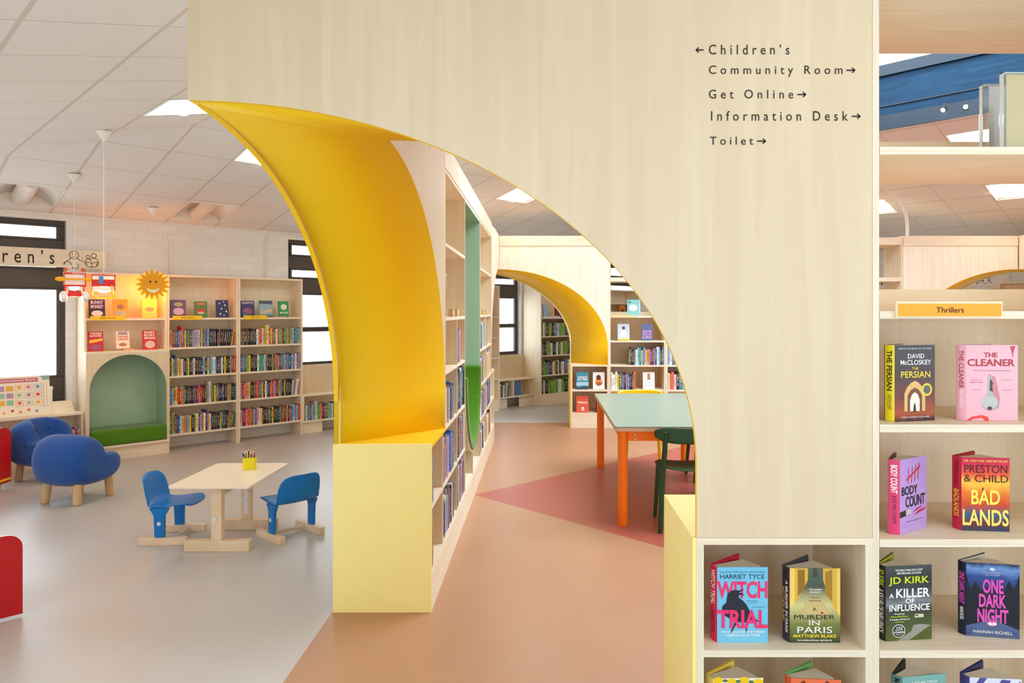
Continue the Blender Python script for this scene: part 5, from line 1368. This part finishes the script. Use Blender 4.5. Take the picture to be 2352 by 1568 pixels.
# ------------------------------------------------------------------ the thrillers: large front display books
def front_book(label, fold, right, sp, h, z, cover, spine, back, words=(), spwords=(), art=(), fan=40, tk=.035, inner=(200, 190, 180), bands=()):
    f = Vector((fold[0], fold[1], 0)); rr = Vector((right[0], right[1], 0)); d = rr - f
    wd = d.length; rot = math.atan2(d.y, d.x)
    b = thing('hardback_thriller', label, 'book', (f.x, f.y, z + .0005), rot, 'thrillers shown face out on the front shelves')
    e = .0022
    fc_ = bx(0, wd, 0, e, 0, h).build('front_cover', mat(cover, .28), b)
    s = Vector((sp[0], sp[1]))                     # far edge of the spine, local
    n_ = Vector((-s.y, s.x)).normalized() * e * (1 if True else -1)
    # rounded spine strip
    pts = []; ins = []
    nrm = Vector((s.y, -s.x)).normalized()
    if nrm.x > 0: nrm = -nrm
    for i in range(7):
        q = i / 6; bul = math.sin(PI * q) * .0025
        p = s * q + nrm * bul; pts.append((p.x, p.y)); ins.append((p.x - nrm.x * e, p.y - nrm.y * e))
    spn = MB().prism(pts + ins[::-1], 0, h, 'xy').build('spine', mat(spine, .28), b)
    a = R(fan); bd = Vector((math.cos(a), math.sin(a))); bn = Vector((-bd.y, bd.x)) * e
    s2 = s + bd * wd * .96
    MB().prism([tuple(s), tuple(s2), tuple(s2 + bn), tuple(s + bn)], 0, h, 'xy').build('rear_cover', (mat(back, .35),), b)
    g = .006
    flap = s + bd * wd * .45
    MB().prism([(s.x + .004, s.y - .001 + .002), (s2.x * .96, s2.y * .96 - .002 + .0005), (s2.x * .96 + .002, s2.y * .96 - .0045), (flap.x + .003, flap.y - .0035)], .001, h - .001, 'xy').build('endpaper', mat(inner, .6), b)
    m1 = s + Vector((math.cos(a * .62), math.sin(a * .62))) * wd * .80
    MB().prism([(.004, .0045), (wd * .90, .020), (wd * .895, .024), (m1.x, m1.y), (s.x + .006, s.y)], .004, h - .005, 'xy').build('page_block', PAGES, b)
    for nm, rgb, pp in art:
        if callable(rgb): m = rgb()
        else: m = mat(rgb, .3)
        lay = .0002 + .00006 * len([1 for c in art[:art.index((nm, rgb, pp))]])
        if nm == 'bird_art': lay = .0015
        MB().add([(p[0] * wd, -lay, p[1] * h) for p in pp], [list(range(len(pp)))]).build(nm, m, fc_)
    LZ = .0012
    for txt, x0, x1, z0, z1, rgb, bold in words:
        lz = .002 if txt == 'TRIAL' else LZ
        mb = MB(); text_into(mb, txt, x0 * wd, x1 * wd, z0 * h, z1 * h, lambda x, zz: (x, -lz, zz), bold)
        mb.build('lettering', mat(rgb, .35), fc_, label='lettering reading ' + txt)
    for txt, q0, q1, z0, z1, rgb, bold in spwords:
        # along the spine, read from the top down: text x -> -z, text y -> towards the fold
        mb = MB()
        def pp(x, zz):
            q = 1 - zz
            p = s * q + nrm * .0031
            return (p.x, p.y, h * z1 - x)
        text_into(mb, txt, 0, (z1 - z0) * h, 1 - q1, 1 - q0, pp, bold)
        mb.build('spine_lettering', mat(rgb, .35), spn, label='spine lettering reading ' + txt)
    return b
WH = (248, 246, 240); PK = (238, 50, 110); BK = (26, 24, 26)
def grad(name, stops, noise=0.0, axis=2, scale=6.0):
    def f():
        m, nt, b = base_mat(name)
        tc = nt.nodes.new('ShaderNodeTexCoord'); sp = nt.nodes.new('ShaderNodeSeparateXYZ'); nt.links.new(tc.outputs['Generated'], sp.inputs[0])
        r = nt.nodes.new('ShaderNodeValToRGB'); e = r.color_ramp.elements
        e[0].position = stops[0][0]; e[0].color = L(stops[0][1]); e[1].position = stops[-1][0]; e[1].color = L(stops[-1][1])
        for p, c in stops[1:-1]: k = e.new(p); k.color = L(c)
        if noise:
            nz = nt.nodes.new('ShaderNodeTexNoise'); nz.inputs['Scale'].default_value = scale; nz.inputs['Detail'].default_value = 6; nt.links.new(tc.outputs['Generated'], nz.inputs['Vector'])
            a = nt.nodes.new('ShaderNodeMath'); a.operation = 'SUBTRACT'; a.inputs[1].default_value = .5; nt.links.new(nz.outputs[0], a.inputs[0])
            c = nt.nodes.new('ShaderNodeMath'); c.operation = 'MULTIPLY_ADD'; c.inputs[1].default_value = noise; nt.links.new(a.outputs[0], c.inputs[0]); nt.links.new(sp.outputs[axis], c.inputs[2])
            nt.links.new(c.outputs[0], r.inputs[0])
        else: nt.links.new(sp.outputs[axis], r.inputs[0])
        nt.links.new(r.outputs[0], b.inputs['Base Color']); b.inputs['Roughness'].default_value = .3
        return m
    return f
FULL = [(0, 0), (1, 0), (1, 1), (0, 1)]
crow_p = [(.18, .53), (.20, .63), (.22, .66), (.28, .69), (.36, .70), (.44, .69), (.52, .715), (.50, .69), (.42, .665), (.50, .655), (.53, .625), (.44, .635), (.42, .60), (.5, .56), (.58, .50), (.64, .42), (.72, .34), (.82, .28), (.70, .275), (.64, .29), (.60, .20), (.57, .13), (.555, .13), (.575, .21), (.56, .27), (.40, .27), (.34, .20), (.28, .13), (.26, .135), (.32, .22), (.34, .28), (.24, .32), (.14, .36), (.10, .42), (.10, .48)]
front_book('sky blue thriller with a black crow, on the upper shelf of the low case', (.556, 2.302), (.717, 2.302), (-.0125, .033), .239, .539, (118, 196, 228), (222, 40, 84), (222, 40, 84),
    [('THE SUNDAY TIMES MILLION COPY BESTSELLER', .05, .95, .925, .945, (60, 110, 150), .0), ('HARRIET TYCE', .06, .93, .845, .905, (30, 40, 76), .0), ('WITCH', .0, .99, .585, .815, PK, .03), ('TRIAL', .0, .99, .19, .435, PK, .03),
     ('TWO GIRLS ACCUSED OF MURDER', .07, .93, .128, .155, WH, .02), ('A DEFENCE LIKE NO OTHER', .15, .85, .083, .11, WH, .02), ('Mind-bending', .58, .8, .545, .562, (30, 40, 70), .0), ('LISA JEWELL', .6, .78, .52, .535, (60, 90, 120), .0), ('CLAIRE DOUGLAS', .68, .94, .462, .477, (60, 90, 120), .0)],
    [('WITCH TRIAL', .2, .85, .48, .95, (250, 240, 240), .03), ('HARRIET TYCE', .3, .75, .12, .4, (80, 40, 110), .01)],
    [('bird_art', (34, 38, 52), crow_p)], inner=(200, 30, 60))
HALL = [('cover_art', grad('hall_carpet', [(0, (52, 62, 34)), (.25, (120, 128, 60)), (.5, (214, 204, 140)), (.75, (70, 84, 70)), (1, (90, 100, 80))]), FULL),
        ('cover_art', (222, 178, 66), [(0, .45), (.2, .62), (.36, .84), (.36, 1), (0, 1)]), ('cover_art', (222, 178, 66), [(1, .32), (.8, .56), (.66, .84), (.66, 1), (1, 1)]),
        ('cover_art', (150, 108, 30), [(.16, .62), (.3, .72), (.3, .98), (.16, .98)]), ('cover_art', (168, 124, 40), [(.7, .66), (.84, .55), (.84, .98), (.7, .95)]), ('cover_art', (244, 206, 104), [(0, .45), (.1, .53), (.1, 1), (0, 1)]), ('cover_art', (244, 206, 104), [(.93, .42), (1, .36), (1, 1), (.93, 1)]),
        ('cover_art', (64, 72, 60), [(.44, .88), (.56, .88), (.53, 1), (.47, 1)]), ('cover_art', (206, 182, 120), [(.34, .58), (.66, .58), (.78, .38), (.24, .38)]), ('cover_art', (200, 40, 50), ell(.64, .40, .03, .014))]
front_book('thriller with a yellow hotel corridor on its cover, beside the crow one', (.786, 2.301), (.946, 2.30), (-.012, .033), .236, .539, (96, 100, 60), (60, 46, 60), (120, 112, 116),
    [('Two women', .38, .63, .705, .73, WH, .02), ('checked in', .39, .61, .672, .695, WH, .02), ('Only one', .41, .59, .593, .615, (40, 40, 30), .0), ('checked out', .38, .62, .555, .58, (40, 40, 30), .0), ('A', .45, .53, .43, .475, BK, .0),
     ('MURDER', .09, .89, .315, .375, BK, .0), ('IN', .38, .59, .235, .30, WH, .0), ('PARIS', .15, .84, .13, .215, WH, .0), ('MATTHEW BLAKE', .07, .92, .07, .112, (240, 214, 60), .02), ('THE INTERNATIONAL BESTSELLER', .14, .84, .022, .042, WH, .02)],
    [('A MURDER IN PARIS', .15, .5, .12, .82, WH, .02), ('MATTHEW BLAKE', .6, .85, .25, .72, (240, 170, 40), .02)], HALL, inner=(80, 76, 84))
GLEN = [('cover_art', grad('glen_sky', [(0, (84, 96, 36)), (.3, (60, 70, 34)), (.42, (46, 50, 44)), (.5, (124, 130, 134)), (.62, (60, 64, 70)), (.8, (34, 36, 42)), (1, (70, 74, 80))], .22, 2, 3.0), FULL),
        ('cover_art', (150, 150, 140), [(.25, 0), (.55, .12), (.6, .2), (.75, .21), (.98, .19), (.82, .13), (.7, .08), (.5, .0)]), ('cover_art', (216, 204, 170), [(.62, .30), (.82, .30), (.82, .345), (.64, .35)]), ('cover_art', (70, 60, 50), [(.65, .318), (.7, .318), (.7, .34), (.65, .34)])]
front_book('dark thriller with lime author lettering over a stormy glen, open bookcase lower shelf', (1.095, 2.309), (1.251, 2.327), (-.0085, .034), .238, .539, (50, 54, 50), (36, 40, 40), (70, 80, 40),
    [('THE MULTI-MILLION COPY', .2, .8, .93, .957, WH, .02), ('BESTSELLING AUTHOR', .24, .77, .89, .917, WH, .02), ('JD KIRK', .06, .94, .735, .855, (204, 222, 30), .02), ('A', .07, .17, .575, .635, WH, .02), ('KILLER', .22, .95, .575, .695, WH, .02), ('OF', .42, .62, .495, .56, WH, .02), ('INFLUENCE', .07, .95, .395, .485, WH, .02),
     ('Gripping', .18, .4, .345, .372, WH, .01), ('Simon McCleave', .1, .48, .315, .335, (204, 222, 30), .02), ('A breath of fresh air', .08, .52, .275, .3, WH, .01), ('LJ Ross', .2, .39, .242, .262, (204, 222, 30), .02), ('A DCI', .22, .35, .165, .19, WH, .02), ('JACK', .2, .37, .135, .16, WH, .02), ('LOGAN', .17, .39, .10, .13, WH, .03), ('Novel', .22, .34, .075, .093, WH, .0)],
    [('JD KIRK', .15, .85, .72, .95, (204, 222, 30), .02), ('A KILLER OF INFLUENCE', .2, .8, .1, .68, WH, .02)],
    GLEN + [('cover_art', WH, ell(.28, .13, .14, .088, 28)), ('cover_art', (36, 38, 34), ell(.28, .13, .128, .08, 28))], inner=(170, 180, 60))
NIGHT = [('cover_art', grad('night_sky', [(0, (60, 78, 120)), (.16, (80, 100, 150)), (.22, (70, 90, 90)), (.3, (24, 28, 44)), (.62, (16, 20, 44)), (.82, (40, 76, 150)), (.93, (110, 150, 210)), (1, (30, 44, 90))], .16, 2, 4.0), FULL),
         ('cover_art', (18, 22, 36), [(0, .14), (.3, .2), (.28, .6), (.18, .75), (.08, .62), (0, .86)]), ('cover_art', (18, 22, 36), [(1, .12), (.66, .2), (.7, .6), (.8, .78), (.9, .66), (1, .88)]),
         ('cover_art', (84, 100, 134), [(.05, .0), (.46, .205), (.54, .205), (.98, .0)]), ('cover_art', (250, 200, 216), ell(.49, .185, .09, .03)), ('cover_art', (255, 244, 250), ell(.45, .188, .025, .016)), ('cover_art', (255, 244, 250), ell(.53, .188, .025, .016)), ('cover_art', (210, 224, 240), ell(.49, .925, .05, .022))]
front_book('midnight blue thriller with hot pink lettering over a forest road', (1.376, 2.352), (1.531, 2.324), (-.0155, .020), .237, .539, (30, 40, 80), (24, 30, 60), (40, 44, 60),
    [('In the woods, danger lies', .3, .72, .868, .886, WH, .0), ('just out of sight', .36, .64, .838, .855, WH, .0), ('ONE', .31, .70, .595, .79, (232, 84, 190), .03), ('DARK', .24, .75, .405, .585, (232, 84, 190), .03), ('NIGHT', .21, .79, .195, .385, (232, 84, 190), .03), ('HANNAH RICHELL', .13, .87, .05, .09, WH, .0)],
    [('ONE DARK NIGHT', .15, .85, .42, .86, (232, 84, 190), .03), ('HANNAH RICHELL', .25, .75, .2, .38, WH, .02)], NIGHT)
PERS = [('cover_art', grad('brick_vault', [(0, (50, 24, 20)), (.1, (170, 70, 20)), (.3, (110, 44, 26)), (.6, (56, 30, 30)), (1, (30, 24, 30))], .2, 2, 7.0), FULL),
        ('cover_art', (222, 178, 110), [(.24, .13), (.76, .13), (.76, .36), (.7, .44), (.6, .5), (.5, .53), (.4, .5), (.3, .44), (.24, .36)]), ('cover_art', (120, 66, 36), [(.32, .13), (.68, .13), (.68, .34), (.6, .41), (.5, .44), (.4, .41), (.32, .34)]),
        ('cover_art', (244, 236, 214), [(.38, .13), (.62, .13), (.62, .28), (.57, .35), (.5, .38), (.43, .35), (.38, .28)]), ('cover_art', (24, 20, 24), [(.46, .12), (.53, .12), (.52, .2), (.5, .25), (.47, .2)]),
        ('cover_art', (236, 206, 30), ell(.80, .41, .13, .085)), ('cover_art', (90, 96, 96), ell(.80, .41, .09, .058))]
front_book('black and amber thriller with a yellow spine and a lit archway, top display shelf', (1.121, 2.305), (1.2666, 2.338), (-.0137, .0275), .243, 1.239, (40, 28, 30), (240, 220, 30), (60, 40, 30),
    [('THE SPY NOVELIST OF THE YEAR', .08, .92, .945, .962, WH, .0), ('DAVID', .32, .73, .825, .885, WH, .01), ('McCLOSKEY', .14, .9, .74, .805, WH, .01), ('THE', .42, .58, .675, .71, (240, 200, 40), .01), ('PERSIAN', .15, .88, .57, .655, (250, 214, 50), .01), ('A TRUE SUCCESSOR TO LE CARRE', .15, .85, .045, .062, WH, .0)],
    [('THE PERSIAN', .22, .78, .4, .93, (30, 30, 30), .02), ('DAVID McCLOSKEY', .3, .7, .15, .35, (30, 30, 30), .0)], PERS, fan=30)
KEY = [('cover_art', (206, 130, 140), [(.42, .62), (.56, .58), (.66, .3), (.62, .16), (.5, .2)]),
       ('cover_art', (150, 150, 150), ell(.46, .235, .17, .1, 28)), ('cover_art', (190, 190, 188), ell(.455, .24, .16, .094, 28)), ('cover_art', (176, 176, 174), [(.39, .32), (.52, .32), (.52, .38), (.48, .40), (.48, .58), (.445, .61), (.415, .58), (.415, .38), (.39, .36)]), ('cover_art', (60, 56, 60), [(.45, .4), (.52, .38), (.50, .46), (.52, .5), (.46, .56)]),
       ('cover_art', (90, 50, 56), ell(.455, .165, .05, .025)), ('cover_art', (226, 60, 40), [(.0, .0), (.1, .05), (.3, .075), (.42, .05), (.44, 0), (.36, 0), (.3, .04), (.12, .02), (.08, 0)]), ('cover_art', (190, 40, 56), [(.85, .98), (.95, .99), (.91, .9), (.9, .82), (.885, .9)])]
front_book('pink thriller with a steel key and red lettering, top display shelf', (1.364, 2.330), (1.522, 2.319), (-.0225, .016), .243, 1.239, (240, 178, 190), (238, 170, 182), (230, 160, 170),
    [('MARY WATSON', .17, .8, .925, .965, (250, 228, 230), .0), ('THE', .34, .60, .835, .9, (170, 20, 36), .02), ('CLEANER', .02, .94, .72, .815, (176, 20, 36), .02), ('She\u2019s not as innocent as she looks', .14, .86, .655, .675, (150, 90, 110), .0), ('Beautiful, dark, twisted', .08, .3, .53, .545, (150, 90, 110), .0), ('ANDREA MARA', .06, .32, .5, .515, (150, 90, 110), .0), ('A masterpiece', .1, .3, .4, .415, (150, 90, 110), .0), ('A twisty thriller', .68, .9, .53, .545, (150, 90, 110), .0), ('Gripping, glossy', .68, .9, .4, .415, (150, 90, 110), .0)],
    [('THE CLEANER', .25, .75, .42, .93, (170, 20, 36), .02), ('MARY WATSON', .3, .7, .18, .4, (250, 232, 234), .0)], KEY, fan=24)
TALLY = [('cover_art', (196, 40, 60), q) for q in ([(.28, .66), (.31, .66), (.335, .86), (.31, .87)], [(.4, .66), (.43, .66), (.475, .88), (.45, .89)], [(.52, .68), (.55, .68), (.6, .9), (.575, .9)], [(.64, .7), (.67, .7), (.72, .92), (.695, .92)], [(.22, .72), (.24, .70), (.76, .86), (.74, .885)])] + [('cover_art', (40, 34, 40), [(.0, .22), (.4, .24), (.4, .32), (.0, .3)]), ('cover_art', (196, 196, 200), [(.22, .235), (.4, .245), (.4, .315), (.22, .31)]), ('cover_art', (190, 40, 70), [(.5, .21), (.9, .26), (.98, .29), (.7, .27)]), ('cover_art', (180, 60, 90), [(.46, .25), (.8, .31), (.84, .33), (.6, .3)])]
front_book('lilac thriller with red tally scratches and a pink spine, turned sideways', (1.132, 2.293), (1.2605, 2.376), (-.016, .0294), .236, .883, (186, 152, 214), (226, 70, 120), (150, 110, 120),
    [('BODY', .06, .64, .51, .63, (34, 30, 36), .02), ('COUNT', .2, .92, .34, .49, (34, 30, 36), .02), ('THE KILLER WHO EVERYBODY KNOWS', .2, .84, .14, .156, (60, 30, 60), .0), ('JULIE MAE COHEN', .1, .94, .055, .105, (214, 190, 226), .0)],
    [('BODY COUNT', .2, .8, .55, .93, WH, .03), ('JULIE MAE COHEN', .3, .7, .15, .52, (60, 30, 50), .0)], TALLY, fan=24, inner=(90, 70, 70))
BADL = [('cover_art', grad('desert_sunset', [(0, (30, 60, 90)), (.1, (110, 40, 40)), (.22, (40, 90, 120)), (.36, (206, 70, 20)), (.52, (236, 120, 30)), (.66, (250, 200, 60)), (.76, (240, 90, 40)), (.88, (220, 30, 60)), (1, (206, 20, 70))], .16, 2, 5.0), FULL), ('cover_art', (30, 20, 20), [(.43, .53), (.455, .53), (.46, .58), (.445, .6), (.43, .57)])]
front_book('crimson to amber thriller of a desert sunset, next to the lilac one', (1.355, 2.342), (1.5003, 2.326), (-.0125, .033), .236, .883, (220, 60, 40), (206, 40, 70), (200, 50, 60),
    [('THE 1 NEW YORK TIMES BESTSELLERS', .04, .96, .94, .968, (250, 214, 120), .01), ('PRESTON', .06, .95, .79, .90, (60, 14, 20), .0), ('& CHILD', .05, .97, .665, .765, (60, 14, 20), .0), ('BAD', .2, .80, .36, .56, (252, 230, 90), .02), ('LANDS', .02, .98, .07, .295, (252, 226, 110), .02)],
    [('BADLANDS', .2, .8, .18, .55, (250, 210, 60), .02), ('PRESTON & CHILD', .3, .7, .6, .93, (130, 20, 40), .0)], BADL, inner=(180, 40, 50))
lem = [('cover_art', (246, 206, 20), ell(x, z, .1, .05)) for x, z in ((.1, .97), (.38, .95), (.62, .97), (.9, .94), (.2, .85), (.75, .84), (.5, .8))] + [('cover_art', (70, 120, 90), ell(x, z, .05, .02)) for x, z in ((.24, .97), (.5, .96), (.76, .95), (.35, .88))]
front_book('white cover patterned with lemons, bottom shelf of the low case', (.542, 2.296), (.702, 2.301), (-.012, .033), .238, .189, (246, 240, 226), (236, 220, 120), (240, 200, 60), [], [], lem, inner=(244, 214, 90))
front_book('orange cover with palms, bottom shelf of the low case', (.79, 2.30), (.944, 2.288), (-.0125, .033), .237, .189, (236, 116, 70), (236, 100, 60), (130, 190, 110), [], [], [('cover_art', (120, 50, 40), [(.1, .9), (.25, .98), (.3, .95), (.2, .9), (.22, .82), (.15, .88)]), ('cover_art', (120, 50, 40), [(.6, .9), (.72, .99), (.8, .94), (.7, .9), (.7, .8), (.65, .88)])], inner=(130, 190, 110))
front_book('teal cover on the bottom shelf of the open bookcase', (1.146, 2.304), (1.297, 2.329), (-.020, .025), .238, .189, (124, 178, 174), (90, 140, 138), (60, 80, 80), [('A GRAY MAN THRILLER', .2, .8, .90, .93, WH, .01)], [('MARK GREANEY', .2, .8, .5, .97, BK, .02)], [], inner=(40, 44, 46))
front_book('white and indigo patterned cover on the bottom shelf', (1.359, 2.304), (1.515, 2.290), (-.0125, .033), .238, .189, (226, 228, 244), (70, 70, 140), (60, 60, 110), [], [], [('cover_art', (74, 80, 150), [(0, .8), (.2, 1), (.34, 1), (.1, .78)]), ('cover_art', (74, 80, 150), [(.5, .86), (.62, .99), (.8, .98), (.7, .88)]), ('cover_art', (74, 80, 150), [(.85, .82), (.97, .98), (1, .9)])], inner=(60, 60, 110))
